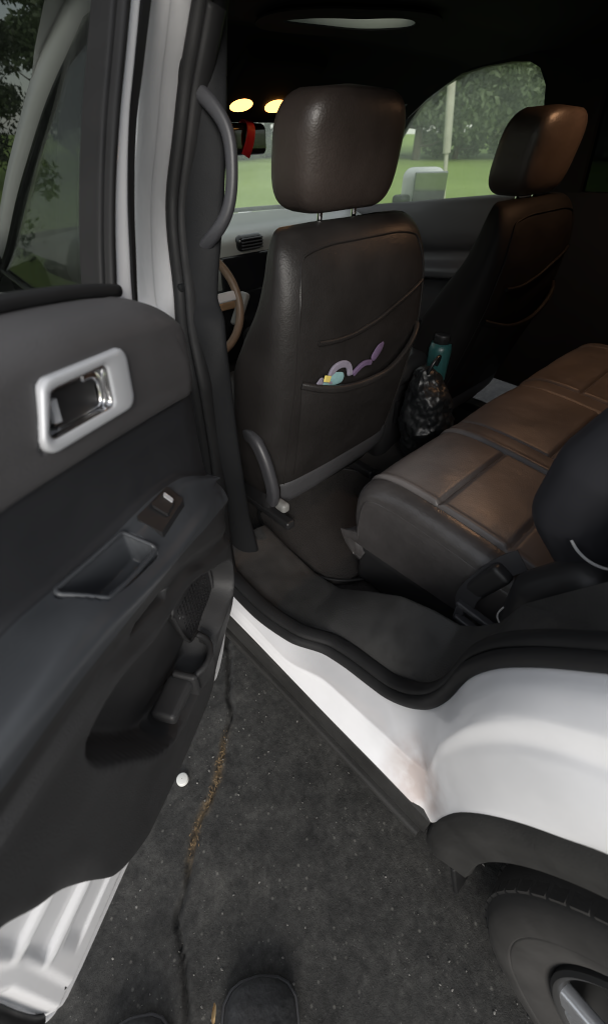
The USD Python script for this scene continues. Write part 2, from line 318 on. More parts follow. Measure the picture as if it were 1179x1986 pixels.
def driveway():
    # fine near the camera, the crack a real notch in the surface
    xs = np.r_[-14, -6, -3, -2, np.arange(-1.4, 0.6, 0.007), np.linspace(0.6, 3, 14), 4, 6.5]
    ys = np.r_[-14, -6, -3, -1.5, np.arange(-0.3, 1.7, 0.007), np.linspace(1.7, 4, 12), 6, 9]
    X, Y = np.meshgrid(xs, ys, indexing='ij'); P = np.stack([X.ravel(), Y.ravel()], 1)
    c = curve(CRACK, 400); c = c + 0.02 * (np.stack([meshkit.fbm(np.c_[c * 9, np.zeros(400)], 4, 3), meshkit.fbm(np.c_[c * 9, np.ones(400)], 4, 5)], 1) - 0.5) * 2
    from scipy.spatial import cKDTree
    d = cKDTree(c).query(P)[0]
    wob = meshkit.fbm(np.c_[P * 30, np.zeros(len(P))], 3, 2)
    wid = 0.006 + 0.014 * np.clip(meshkit.fbm(np.c_[P * 4, np.zeros(len(P))], 3, 12) - 0.35, 0, 1)
    z = -0.018 * np.exp(-(d / wid) ** 2) + 0.004 * (wob - 0.5) + 0.008 * (meshkit.fbm(np.c_[P * 5, np.zeros(len(P))], 3, 8) - 0.5)
    near = smooth(-np.maximum(abs(P[:, 0] + 0.3) - 1.6, abs(P[:, 1] - 0.5) - 1.2), 0, 0.3)
    t_ = cKDTree(c).query(P)[1] / 400.0
    stain = np.exp(-(d / (0.005 + 0.012 * wob)) ** 2) * smooth(P[:, 1], 0.80, 0.88) * (1 - smooth(P[:, 1], 1.02, 1.08)) * near * (0.5 + 0.9 * meshkit.fbm(np.c_[P * 14, np.zeros(len(P))], 3, 21))
    cr = np.exp(-(d / (wid * 0.55)) ** 2) * near * (0.35 + 0.65 * np.clip(1 - stain * 2, 0, 1)) * smooth(meshkit.fbm(np.c_[P * 7, np.ones(len(P))], 3, 31), 0.25, 0.5)
    # tar-dark patches where oil has soaked in beside the sill
    return grid(np.stack([X, Y, (z * near).reshape(X.shape)], -1)), c, np.stack([np.clip(stain, 0, 1), np.clip(cr, 0, 1), 0 * cr], 1)
dm, crack_line, wear = driveway()
drive = obj('driveway', dm, asphalt, smooth=True); UsdGeom.PrimvarsAPI(stage.GetPrimAtPath(drive)).CreatePrimvar('wear', Sdf.ValueTypeNames.Color3fArray, 'vertex').Set([Gf.Vec3f(*map(float, w)) for w in wear]); tag(drive, 'cracked dark grey asphalt driveway', kind='structure')
lawn = obj('lawn', grid(np.stack([*np.meshgrid(np.linspace(-400, 400, 60), np.linspace(-400, 400, 60), indexing='ij'), np.full((60, 60), -0.06)], -1)), grass_m); tag(lawn, 'mown green lawn', kind='structure')

# ================================================================== the car
car = node('suv')
tag(car, 'white family suv with its rear side door standing open, dark leather seats inside', 'car')
def tum(z): return np.maximum(0, np.asarray(z, float) - 1.1) * 0.28

WH = np.array([-0.14, 0.43])          # rear axle (y, z)
# --- sill and wheel-arch side of the door opening: stations (weatherstrip foot, crease, outer edge)
ST = [((0.078, 1.275, 0.56), (0.035, 1.262, 0.52), (0.0, 1.25, 0.475)),
      ((0.055, 1.215, 0.50), (0.025, 1.20, 0.485), (0.0, 1.19, 0.470)),
      ((0.050, 1.075, 0.492), (0.022, 1.05, 0.484), (0.0, 1.03, 0.468)),
      ((0.067, 0.940, 0.490), (0.018, 0.910, 0.482), (0.0, 0.867, 0.462)),
      ((0.112, 0.830, 0.492), (0.044, 0.772, 0.500), (0.0, 0.705, 0.458)),
      ((0.122, 0.747, 0.496), (0.046, 0.665, 0.502), (0.0, 0.590, 0.458)),
      ((0.124, 0.666, 0.506), (0.044, 0.583, 0.512), (0.0, 0.505, 0.455)),
      ((0.124, 0.598, 0.545), (0.042, 0.517, 0.520), (0.0, 0.453, 0.448)),
      ((0.122, 0.554, 0.604), (0.040, 0.484, 0.535), (0.0, 0.440, 0.446)),
      ((0.120, 0.524, 0.692), (0.040, 0.486, 0.658), (0.0, 0.409, 0.545)),
      ((0.120, 0.507, 0.795), (0.040, 0.469, 0.757), (0.0, 0.380, 0.635)),
      ((0.120, 0.479, 0.865), (0.040, 0.437, 0.842), (0.0, 0.338, 0.725)),
      ((0.120, 0.433, 0.931), (0.040, 0.389, 0.913), (0.0, 0.296, 0.785)),
      ((0.120, 0.364, 1.006), (0.040, 0.322, 0.972), (0.0, 0.252, 0.842)),
      ((0.120, 0.255, 1.115), (0.040, 0.215, 1.065), (0.0, 0.130, 0.925)),
      ((0.135, 0.205, 1.270), (0.055, 0.130, 1.230), (0.01, 0.020, 1.20)),
      ((0.210, 0.240, 1.480), (0.135, 0.160, 1.460), (0.08, 0.050, 1.45)),
      ((0.270, 0.360, 1.680), (0.200, 0.320, 1.705), (0.14, 0.200, 1.69)),
      ((0.305, 0.560, 1.760), (0.240, 0.550, 1.795), (0.19, 0.540, 1.80)),
      ((0.310, 0.950, 1.768), (0.250, 0.950, 1.808), (0.21, 0.950, 1.825)),
      ((0.300, 1.240, 1.745), (0.235, 1.290, 1.775), (0.20, 1.330, 1.80))]
A, B, Cc = (curve([s[k] for s in ST], 260) for k in range(3))
def jamb():
    out = Cc.copy(); rolled = Cc + [0.004, 0.0, -0.012]
    inner = A + (A - B) / np.linalg.norm(A - B, axis=1, keepdims=True) * 0.03
    t = np.linspace(0, 1, 260)
    # between weatherstrip and crease: a gentle hollow; at the crease a shallow groove
    C = [inner, A, A * 0.62 + B * 0.38, A * 0.14 + B * 0.86]
    n = np.cross(np.gradient(B, axis=0), A - Cc); n /= np.linalg.norm(n, axis=1, keepdims=True)
    n *= np.sign((n @ np.array([-1, -0.55, 0.6])))[:, None]
    on = (smooth(t, 0.28, 0.42))[:, None]
    C[2] = C[2] + n * 0.017 * on
    C[3] = C[3] + n * 0.011 * on
    C.append(B + n * 0.001 * on)
    C.append(B * 0.84 + Cc * 0.16 - n * 0.001 * on)
    C.append(B * 0.70 + Cc * 0.30 + n * 0.009 * on)
    C.append(B * 0.35 + Cc * 0.65 + n * 0.020 * on)
    C.append(B * 0.08 + Cc * 0.92 + n * (0.001 + 0.010 * on))
    C.append(out); C.append(rolled)
    return grid(rows(C, 260, 5))
obj('sill_panel', jamb(), white_paint, car, True)

# --- outside of the rear quarter: from the arch and opening back to the tail
def quarter():
    # outer skin as columns of constant y from arch/sill height to roof
    ys = np.linspace(0.0, -1.15, 26); Z = np.linspace(0, 1, 22)
    P = []
    for y in ys:
        d = abs(y - WH[0]); lo = WH[1] + math.sqrt(max(0.567 ** 2 - d * d, 0)) if d < 0.567 else 0.45
        lo = max(lo, 0.45)
        z = lo + (1.80 - lo) * Z
        x = -0.035 * np.exp(-((z - 0.98) / 0.3) ** 2) + 0.03 + tum(z) + 0.02 * (y < -0.9) * (abs(y) - 0.9)
        P.append(np.stack([x, np.full_like(z, y), z], -1))
    return grid(P)
def skirt():
    # strip of outer skin between the opening's outer edge and y = 0
    c = Cc[115:215]; y0 = np.minimum(c[:, 1], 0.0) - 0.002
    Q = np.stack([c, np.c_[0.03 + tum(c[:, 2]) - 0.035 * np.exp(-((c[:, 2] - 0.98) / 0.3) ** 2), y0, c[:, 2]]], 1)
    return grid(Q)
obj('rear_quarter_panel', cat(quarter(), skirt()), white_paint, car, True)
# --- black rocker cladding under the sill
def rocker():
    y = np.linspace(2.6, 0.43, 60)
    prof = [(0.010, 0.462), (-0.002, 0.452), (-0.006, 0.42), (-0.004, 0.385), (0.012, 0.350), (0.02, 0.335), (0.045, 0.325), (0.10, 0.32), (0.16, 0.31)]
    P = [np.stack([np.full_like(y, x), y, np.full_like(y, z)], -1) for x, z in prof]
    return grid(np.stack(P))
obj('rocker_cladding', rocker(), cladding_m, car, 30)
obj('rocker_step_lip', sweep(np.stack([np.full(40, 0.012), np.linspace(2.3, 0.44, 40), np.full(40, 0.352)], -1), rprof(0.05, 0.022, 0.008)), cladding_m, car)
# --- wheel arch moulding
def arch(r0, r1, x0, x1, a0=-8, a1=160, k=60):
    a = np.radians(np.linspace(a0, a1, k))
    prof = [(r0 + 0.004, x0 + 0.012), (r0 - 0.004, x0), (r0 - 0.03, x0 - 0.008), ((r0 + r1) / 2, x0 - 0.004), (r1 + 0.006, x0 + 0.004), (r1, x0 + 0.02), (r1 + 0.004, x1)]
    P = [np.stack([np.full(k, x), WH[0] + r * np.cos(a), WH[1] + r * np.sin(a)], -1) for r, x in prof]
    return grid(np.stack(P))
obj('wheel_arch_moulding', arch(0.566, 0.465, -0.004, 0.10), cladding_m, car, 40)
def liner():
    a = np.radians(np.linspace(-12, 192, 60)); xs = np.linspace(0.08, 0.42, 6)
    m1 = grid([np.stack([np.full(60, x), WH[0] + 0.50 * np.cos(a), WH[1] + 0.50 * np.sin(a) + 0.004 * np.sin(a * 40) * (k % 2)], -1) for k, x in enumerate(xs)])
    m2 = grid([np.stack([np.full(60, 0.42), WH[0] + r * np.cos(a), WH[1] + r * np.sin(a)], -1) for r in (0.02, 0.5)])
    return cat(m1, m2)
obj('wheel_arch_liner', liner(), cladding_m, car, 40)
obj('mud_flap', cat(rbox((0.16, 0.012, 0.11), 0.005, (0.075, 0.335, 0.300), rot=R([1, 0, 0], -18)), rbox((0.05, 0.012, 0.05), 0.004, (0.155, 0.325, 0.26), rot=R([1, 0, 0], -14))), rubber, car)
# --- rear wheel
def revolve_x(prof, k=120):
    a = np.linspace(0, 2 * np.pi, k, endpoint=False)
    return grid([np.stack([np.full(k, x), WH[0] + r * np.cos(a), WH[1] + r * np.sin(a)], -1) for x, r in prof], cv=True)
TX = -0.015
wheel = obj('wheel', revolve_x([(TX + 0.035, 0.285), (TX + 0.012, 0.292), (TX + 0.004, 0.305), (TX - 0.006, 0.33), (TX - 0.012, 0.355), (TX - 0.010, 0.358), (TX - 0.014, 0.362), (TX - 0.012, 0.385), (TX - 0.004, 0.405), (TX + 0.006, 0.412), (TX + 0.014, 0.420), (TX + 0.05, 0.424), (TX + 0.22, 0.424), (TX + 0.25, 0.40), (TX + 0.27, 0.29)]), tyre_m, car, 50)
blocks = []
for k in range(66):
    a = 2 * math.pi * k / 66
    for (x0, w, da, r, t) in ((TX + 0.011, 0.05, 0, 0.4150, 0.031), (TX + 0.075, 0.05, 0.02, 0.421, 0.031), (TX + 0.14, 0.05, 0.045, 0.421, 0.031), (TX + 0.2, 0.045, 0.02, 0.420, 0.031)):
        b = trimesh.creation.box([w, t, 0.014]); b.apply_transform(R([1, 0, 0], math.degrees(a + da) - 90)); 
        b.apply_translation([x0 + w / 2, WH[0] + r * math.cos(a + da), WH[1] + r * math.sin(a + da)]); blocks.append(b)
obj('tread_blocks', cat(*blocks), tyre_m, wheel, False)
obj('rim', revolve_x([(TX + 0.03, 0.287), (TX + 0.004, 0.290), (TX - 0.002, 0.284), (TX + 0.002, 0.276), (TX + 0.03, 0.268), (TX + 0.10, 0.262), (TX + 0.12, 0.10)]), simple('dark_rim_well', (0.02, 0.02, 0.02), 0.5), wheel, 50)
for k in range(5):
    a = math.radians(38 + 72 * k)
    for off in (-0.10, 0.10):
        pts = []
        for r, x in ((0.05, 0.02), (0.13, 0.005), (0.20, 0.006), (0.272, 0.02)):
            aa = a + off * (0.45 + r * 2.6); pts.append((TX + x, WH[0] + r * math.cos(aa), WH[1] + r * math.sin(aa)))
        obj('spoke', sweep(spl(pts, 12), rprof(0.062, 0.03, 0.012), up=(-1, 0, 0)), alloy, wheel, 40)
obj('hub_cap', revolve_x([(TX + 0.005, 0.001), (TX + 0.004, 0.04), (TX + 0.012, 0.055), (TX + 0.05, 0.06)], 40), alloy, wheel, 40)

# --- B pillar: white jamb, seal, inner trim
def pillar():
    z = np.r_[0.42, 0.55, 0.7, 0.9, 1.05, 1.18, 1.25, 1.42, 1.53, 1.60, 1.66, 1.72, 1.80]
    def col(xs, ys): return np.stack([xs, ys, z], -1)
    ya = np.interp(z, [0.4, 0.85, 1.05, 1.18, 1.25, 1.42, 1.6, 1.8], [1.30, 1.344, 1.345, 1.389, 1.415, 1.455, 1.43, 1.36])
    xa = np.interp(z, [0.4, 0.5, 1.05, 1.18, 1.25, 1.42, 1.53, 1.6, 1.7, 1.8], [0.09, 0.12, 0.12, 0.142, 0.165, 0.208, 0.241, 0.262, 0.289, 0.315])
    xo = 0.012 + tum(z); yo = np.interp(z, [0.4, 0.9, 1.18, 1.25, 1.42, 1.66, 1.8], [1.26, 1.28, 1.26, 1.40, 1.405, 1.37, 1.35])
    mid = col(xa * 0.45 + xo * 0.55, ya * 0.45 + yo * 0.55 - 0.010); mid2 = col(xa * 0.55 + xo * 0.45 + 0.004, ya * 0.55 + yo * 0.45 - 0.002)
    mid3 = col(xa * 0.8 + xo * 0.2, ya * 0.8 + yo * 0.2 - 0.004)
    def lin(t, b): return col(xa * (1 - t) + xo * t - 0.6 * b, ya * (1 - t) + yo * t - b)
    C = [col(xa + 0.03, ya + 0.02), col(xa, ya), lin(0.08, 0.003), lin(0.45, 0.006), lin(0.50, 0.0085), lin(0.85, 0.007), lin(0.96, 0.003), col(xo, yo), col(xo - 0.004, yo + 0.012), col(xo - 0.004, yo + 0.08)]
    return grid(rows(C, 70, 3)), xa, ya, z
pm, XA, YA, ZA = pillar()
obj('center_pillar', pm, white_paint, car, True)
# weatherstrip runs round the whole opening
ws = np.vstack([np.stack([XA, YA, ZA], -1)[::-1][1:-3] + [0.006, -0.008, 0.0], A[5:-6]])
ws = curve(ws, 420)
inward = np.array([0.62, 0.75, 1.05]) - ws; inward -= np.array([1, 0, 0]) * inward[:, :1] * 0.35
inward /= np.linalg.norm(inward, axis=1, keepdims=True)
obj('weatherstrip', sweep(ws + inward * 0.010 + [-0.004, 0, 0], ring(0.015, 12, 0.017), up=(-1, 0.001, 0)), rubber, car, True)
obj('weatherstrip_lip', sweep(ws + inward * 0.034 + [0.004, 0, 0], ring(0.010, 10, 0.020), up=(-1, 0.001, 0)), rubber, car, True)
# inner trim of the pillar: between the weatherstrip and its inner edge
def pillar_trim():
    z = np.array([0.34, 0.50, 0.66, 0.78, 0.92, 1.05, 1.14, 1.20, 1.24, 1.30, 1.38, 1.50, 1.63, 1.70, 1.78])
    xa = np.interp(z, ZA, XA); ya = np.interp(z, ZA, YA)
    xb = np.interp(z, [0.34, 0.9, 1.137, 1.255, 1.336, 1.494, 1.63, 1.7, 1.8], [0.215, 0.205, 0.215, 0.245, 0.268, 0.31, 0.348, 0.368, 0.40])
    yb = np.interp(z, [0.45, 0.6, 0.9, 1.137, 1.255, 1.336, 1.494, 1.63, 1.7, 1.8], [1.235, 1.275, 1.283, 1.300, 1.362, 1.356, 1.366, 1.392, 1.405, 1.41])
    step = np.where((z > 1.17) & (z < 1.23), -0.012, 0.0)
    def c(t, dy): return np.stack([xa * (1 - t) + xb * t, ya * (1 - t) + yb * t + dy + step, z], -1)
    C = [c(0.10, 0.02), c(0.14, -0.012), c(0.25, -0.022), c(0.55, -0.026), c(0.85, -0.018), c(0.97, -0.004), c(1.0, 0.012), c(1.0, 0.03) + [0.004, 0, 0], c(0.96, 0.16)]
    return grid(rows(C, 90, 3))
obj('pillar_trim', pillar_trim(), pillar_plastic, car, True)
gh = np.array([-0.026, 0.0, 0.0]) + spl([(0.302, 1.425, 1.600), (0.310, 1.375, 1.575), (0.318, 1.335, 1.535), (0.312, 1.318, 1.485), (0.293, 1.318, 1.410), (0.272, 1.345, 1.365), (0.262, 1.395, 1.330), (0.258, 1.42, 1.315)], 60)
grab = obj('grab_handle', sweep(gh, rprof(0.022, 0.027, 0.010), up=(0.5, -1, 0.2), scale=1 + 0.25 * np.cos(np.linspace(-np.pi, np.pi, 60)) * -1 * 0.4), grey_plastic, car, True)
for p in ((0.280, 1.43, 1.602), (0.235, 1.415, 1.320)):
    obj('handle_mount', rbox((0.05, 0.05, 0.075), 0.02, p), pillar_plastic, grab, True)
obj('belt_guide', rbox((0.045, 0.02, 0.022), 0.008, (0.185, 1.395, 1.262)), pillar_plastic, car, True)

# --- sill scuff plate and wheel-house trim just inside the weatherstrip
def scuff():
    a = ws_in = A[8:]; n = 150
    a = curve(A[0:150], n)
    t = np.linspace(0, 1, n)
    x1 = 0.30 + 0 * t
    inn = []
    keys = np.array([[1.275, 1.32, 0.50], [1.20, 1.22, 0.475], [1.05, 1.08, 0.452], [0.94, 0.97, 0.470], [0.83, 0.86, 0.555], [0.74, 0.76, 0.625], [0.66, 0.67, 0.655], [0.597, 0.60, 0.665], [0.55, 0.565, 0.70], [0.52, 0.53, 0.75], [0.5, 0.51, 0.83]])
    y1 = np.interp(a[:, 1], keys[::-1, 0], keys[::-1, 1]); z1 = np.interp(a[:, 1], keys[::-1, 0], keys[::-1, 2])
    b = np.stack([x1, y1, z1], -1)
    lift = np.array([0, 0, 1.0])
    C = [a + [0.018, 0, -0.004], a + [0.026, 0.0, 0.012], a * 0.72 + b * 0.28 + lift * 0.014, a * 0.45 + b * 0.55 + lift * 0.012, a * 0.12 + b * 0.88 + lift * 0.006, b, b + [0.008, 0, -0.014], b + [0.012, 0, -0.16]]
    return grid(rows(C, n, 4))
obj('scuff_plate', scuff(), scuff_m, car, True)
def wheelhouse():
    a = curve(A[118:220], 80)
    b = a + np.stack([np.full(80, 0.075), np.full(80, 0.04), np.interp(np.linspace(0, 1, 80), [0, 0.25, 1], [0.03, 0.04, 0.0])], -1)
    c = b + [0.06, 0.0, 0.005]
    return grid(rows([a + [0.016, 0.01, 0.0], a + [0.024, 0.028, 0.014], (a + b) / 2 + [0, 0.012, 0.014], b, (b + c) / 2 + [0, 0.004, 0.0], c, c + [0.02, -0.08, -0.02], c + [0.05, -0.4, -0.08]], 80, 4))
obj('wheel_house_trim', wheelhouse(), pillar_plastic, car, True)

# --- floor, carpet, mat
def floor():
    xs = np.linspace(0.24, 1.85, 40); ys = np.linspace(-1.3, 2.75, 100)
    X, Y = np.meshgrid(xs, ys, indexing='ij')
    Z = 0.415 + 0.10 * np.exp(-((X - 1.05) / 0.14) ** 2) + 0.22 * smooth(Y, 2.3, 2.8) + 0.22 * smooth(-Y, -0.75, -0.55) + 0.006 * meshkit.fbm(np.stack([X * 8, Y * 8, X * 0], -1), 3, 4)
    return grid(np.stack([X, Y, Z], -1))
obj('floor_carpet', floor(), carpet_m, car, True)
def mat():
    poly = Polygon([(0.325, 1.02), (0.325, 1.36), (0.36, 1.44), (0.80, 1.44), (0.84, 1.38), (0.84, 1.04), (0.80, 0.99), (0.36, 0.99)]).buffer(-0.02).buffer(0.02)
    m = trimesh.creation.extrude_polygon(poly, 0.014); m.apply_translation([0, 0, 0.424]); return m
mt = obj('floor_mat', mat(), carpet_m, car, 30)
b = np.array([(0.33, 1.03), (0.33, 1.36), (0.36, 1.435), (0.80, 1.435), (0.835, 1.38), (0.835, 1.04), (0.80, 0.995), (0.36, 0.995)])
obj('mat_edge', tube(np.c_[curve(b, 90, True), np.full(90, 0.437)], 0.006, 8, True), rubber, mt, True)

# --- roof, headliner with the narrow sunroof gap
SUN = np.array([(0.745, 1.674), (0.819, 1.615), (0.930, 1.573), (1.112, 1.527), (1.142, 1.562), (1.102, 1.604), (1.016, 1.646), (0.875, 1.670)])
def ceil_z(x, y):
    z = np.interp(y, [-1.3, -0.9, 0.0, 0.8, 1.5, 1.78, 1.95, 2.05, 2.12], [1.66, 1.72, 1.765, 1.785, 1.775, 1.745, 1.665, 1.60, 1.555])
    return z - 0.10 * np.clip(abs(x - 1.05) - 0.45, 0, 1) ** 2 * 2.2
def roof_sheet(off, w0, w1, y0, y1, hole):
    X, Y = np.meshgrid(np.linspace(w0, w1, 91), np.linspace(y0, y1, 150), indexing='ij')
    m = grid(np.stack([X, Y, ceil_z(X, Y) + off], -1))
    if hole is None: return m
    return split(m, sdf(hole, m.triangles_center[:, :2]) > 0.014)[0]
hole = curve(SUN, 60, True)
obj('headliner', roof_sheet(0.0, 0.27, 1.83, -1.3, 2.12, hole), headliner_m, car, True)
obj('roof_panel', roof_sheet(0.045, 0.20, 1.90, -1.35, 2.10, hole), white_paint, car, True)
sr = obj('sunroof', grid([np.c_[hole, ceil_z(hole[:, 0], hole[:, 1]) + h] for h in (-0.012, 0.045)], cv=True), simple('sunroof_rim', (0.20, 0.21, 0.19), 0.5), car, True)
fl = trimesh.creation.extrude_polygon(Polygon(hole).buffer(0.07, 8).difference(Polygon(hole).buffer(-0.002)), 0.004); v_ = fl.vertices; fl.vertices = np.c_[v_[:, :2], ceil_z(v_[:, 0], v_[:, 1]) - 0.012 + v_[:, 2]]
obj('sunroof_flange', fl, headliner_m, sr, False)
pg = trimesh.creation.extrude_polygon(Polygon(hole).buffer(0.02), 0.004); pg.apply_translation([0, 0, 1.826])
obj('sunroof_pane', pg, clear_glass, sr, False)

# --- right side of the car: inner wall with window openings
def side_wall(poly, holes, x_in, thick, fac=0.28):
    m = trimesh.creation.extrude_polygon(Polygon(poly, holes), thick, engine='earcut')
    v = m.vertices; y, z, h = v[:, 0], v[:, 1], v[:, 2]
    m = trimesh.Trimesh(np.stack([x_in + h - np.maximum(0, z - 1.22) * fac, y, z], -1), m.faces, process=False); m.fix_normals(); return m
PW = [(2.30, 1.19), (2.00, 1.246), (1.62, 1.30), (1.50, 1.325), (1.475, 1.45), (1.470, 1.60), (1.478, 1.665), (1.510, 1.712), (1.555, 1.732), (1.63, 1.735), (1.75, 1.728), (1.88, 1.708), (1.96, 1.68), (2.06, 1.63), (2.13, 1.57), (2.25, 1.45), (2.50, 1.22)]
RW = [(1.26, 1.34), (0.30, 1.38), (0.22, 1.48), (0.34, 1.64), (0.55, 1.70), (1.22, 1.735), (1.26, 1.68)]
OUT = [(3.1, 0.5), (3.1, 1.15), (2.62, 1.20), (2.08, 1.66), (1.95, 1.74), (1.5, 1.80), (-1.2, 1.74), (-1.35, 1.2), (-1.3, 0.45)]
obj('right_side_panel', side_wall(OUT, [PW, RW], 2.03, 0.06), pillar_plastic, car, 30)
obj('right_outer_skin', side_wall(OUT, [Polygon(PW).buffer(0.015).exterior.coords, Polygon(RW).buffer(0.015).exterior.coords], 2.092, 0.02), white_paint, car, 30)
obj('passenger_window', side_wall(PW, [], 2.06, 0.004), clear_glass, car, False)
obj('rear_side_window', side_wall(RW, [], 2.06, 0.004), shade_glass, car, False)
pd = obj('passenger_door_trim', None or grid(rows([np.stack([np.full(30, x), np.linspace(1.45, 2.55, 30), z + np.linspace(0.07, -0.07, 30)], -1) for x, z in ((2.03, 1.255), (2.00, 1.262), (1.975, 1.250), (1.96, 1.21), (1.955, 1.12), (1.965, 1.06), (1.985, 1.03), (1.98, 1.0), (1.955, 0.98), (1.90, 0.955), (1.90, 0.92), (1.955, 0.90), (1.96, 0.6))], 30, 3)), soft_trim, car, True)
# right door mirror
mirror = obj('door_mirror', rbox((0.24, 0.14, 0.175), 0.055, (2.30, 2.235, 1.292), rot=R([0, 0, 1], -26)), white_paint, car, True)
obj('mirror_face', rbox((0.205, 0.012, 0.145), 0.006, (2.266, 2.164, 1.290), rot=R([0, 0, 1], -26)), mirror_m, mirror, True)
obj('mirror_arm', rbox((0.10, 0.07, 0.05), 0.02, (2.14, 2.26, 1.235)), gloss_black, mirror, True)

# --- tail: closes the cabin behind
obj('tailgate', cat(rbox((1.95, 0.08, 0.95), 0.03, (1.05, -1.33, 0.92)), rbox((1.5, 0.05, 0.06), 0.02, (1.05, -1.28, 1.71))), white_paint, car, True)
obj('tailgate_window', rbox((1.55, 0.01, 0.36), 0.004, (1.05, -1.30, 1.55)), shade_glass, car, False)
obj('rear_bumper', rbox((2.0, 0.22, 0.34), 0.08, (1.05, -1.40, 0.52)), cladding_m, car, True)
obj('underbody', rbox((1.70, 4.2, 0.10), 0.04, (1.05, 1.0, 0.34)), cladding_m, car, True)

# --- front left door (closed) and the A pillar, seen through the open door's glass
FD = [(1.40, 0.48), (2.62, 0.48), (2.75, 1.05), (2.30, 1.11), (1.40, 1.18)]
def left_panel(poly, x, thick, holes=()):
    m = trimesh.creation.extrude_polygon(Polygon(poly, holes), thick, engine='earcut'); v = m.vertices
    m = trimesh.Trimesh(np.stack([x + v[:, 2] + tum(v[:, 1]), v[:, 0], v[:, 1]], -1), m.faces, process=False); m.fix_normals(); return m
fdoor = obj('front_door', left_panel(FD, -0.01, 0.02), white_paint, car, 30)
obj('front_door_trim', left_panel([(1.42, 0.5), (2.60, 0.5), (2.70, 1.03), (2.3, 1.10), (1.42, 1.17)], 0.09, 0.03), soft_trim, fdoor, 30)
WF = [(1.46, 1.18), (2.30, 1.115), (2.54, 1.13), (2.26, 1.40), (2.10, 1.52), (1.93, 1.63), (1.76, 1.715), (1.47, 1.755)]
obj('window_pane', left_panel(WF, 0.08, 0.004), plain_glass, fdoor, False)
obj('window_frame', tube(np.stack([0.07 + tum(np.array(WF)[:, 1]), *np.array(WF).T], -1)[[0, 1, 2]], 0.008, 8), gloss_black, fdoor, True)
ap = np.array([(0.07, 2.75, 1.08), (0.12, 2.48, 1.25), (0.16, 2.30, 1.40), (0.20, 2.13, 1.53), (0.235, 1.97, 1.64), (0.275, 1.80, 1.735), (0.29, 1.6, 1.79), (0.30, 1.3, 1.82)])
obj('windscreen_pillar', sweep(spl(ap, 60), rprof(0.075, 0.06, 0.025), up=(-1, 0, 0.4)), white_paint, car, True)
obj('drip_rail', tube(spl(ap + [-0.012, 0.0, -0.045], 60), 0.012), gloss_black, car, True)
def left_mirror():
    return rbox((0.22, 0.13, 0.165), 0.05, (-0.13, 2.30, 1.27), rot=R([0, 0, 1], 8))
lm = obj('door_mirror', left_mirror(), white_paint, car, True)
obj('mirror_face', rbox((0.17, 0.012, 0.12), 0.006, (-0.125, 2.228, 1.265), rot=R([0, 0, 1], 8)), mirror_m, lm, True)
obj('mirror_arm', rbox((0.10, 0.06, 0.045), 0.02, (-0.01, 2.33, 1.21)), gloss_black, lm, True)
# --- windscreen, hood, front wings
def wind():
    u = np.linspace(0, 1, 24); v = np.linspace(0, 1, 12); P = []
    for a in u:
        x = 0.14 + 1.80 * a; bow = 0.16 * (1 - (2 * a - 1) ** 2)
        P.append([(x * (1 - b) + (0.36 + 1.38 * a) * b, (2.72 + bow) * (1 - b) + (1.99 + bow * 0.5) * b, 1.15 + 0.47 * b + 0.03 * math.sin(math.pi * b)) for b in v])
    return grid(P)
obj('windscreen', wind(), clear_glass, car, True)
def hood():
    X, Y = np.meshgrid(np.linspace(0.06, 2.04, 40), np.linspace(2.75, 3.95, 30), indexing='ij')
    Z = 1.13 - 0.10 * smooth(Y, 2.8, 3.9) - 0.18 * smooth(Y, 3.7, 4.0) ** 2 - 0.10 * np.clip(abs(X - 1.05) - 0.72, 0, 1) ** 1.5 * 4 + 0.02 * np.exp(-((abs(X - 1.05) - 0.5) / 0.08) ** 2)
    return grid(np.stack([X, Y, Z], -1))
obj('hood', hood(), white_paint, car, True)
for s, x in ((0, 0.0), (1, 2.06)):
    obj('front_wing', cat(rbox((0.06, 0.95, 0.55), 0.025, (x + 0.02, 3.25, 0.80)), rbox((0.10, 0.3, 0.5), 0.03, (x + 0.02 + (0.05 if s == 0 else -0.05), 3.85, 0.72))), white_paint, car, True)
obj('front_bumper', rbox((2.0, 0.25, 0.55), 0.10, (1.05, 3.98, 0.62)), white_paint, car, True)
obj('firewall', rbox((1.80, 0.06, 0.72), 0.02, (1.05, 2.80, 0.74)), dark_plastic, car, True)

# ================================================================== cabin
def dash():
    x = np.linspace(0.17, 1.93, 60)
    def c(y, z, bulge=0.0):
        return np.stack([x, y + 0.10 * (1 - ((x - 1.05) / 0.9) ** 2) * (y > 2.5), z + bulge * np.exp(-((x - 0.58) / 0.24) ** 4) + 0 * x], -1)
    C = [c(2.86, 1.165), c(2.70, 1.185, 0.02), c(2.50, 1.192, 0.04), c(2.40, 1.183, 0.045), c(2.355, 1.165, 0.03), c(2.335, 1.135), c(2.335, 1.07), c(2.345, 1.00), c(2.37, 0.93), c(2.41, 0.80), c(2.48, 0.62)]
    return grid(rows(C, 60, 4))
db = obj('dashboard', dash(), dash_m, car, True)
obj('cowl_strip', tube(np.stack([np.linspace(0.2, 1.9, 40), 2.86 + 0.14 * (1 - ((np.linspace(0.2, 1.9, 40) - 1.05) / 0.9) ** 2), np.full(40, 1.178)], -1), 0.012), gloss_black, db, True)
vent = obj('air_vent', rbox((0.15, 0.05, 0.066), 0.025, (1.09, 2.335, 1.137)), gloss_black, db, True)
for k in range(4):
    obj('vent_slat', rbox((0.12, 0.012, 0.006), 0.002, (1.09, 2.308, 1.117 + k * 0.013), n=2), grey_plastic, vent, True)
obj('center_screen', rbox((0.30, 0.03, 0.16), 0.012, (1.06, 2.325, 1.015)), gloss_black, db, True)
obj('center_stack', rbox((0.34, 0.10, 0.34), 0.03, (1.05, 2.36, 0.78)), gloss_black, db, True)
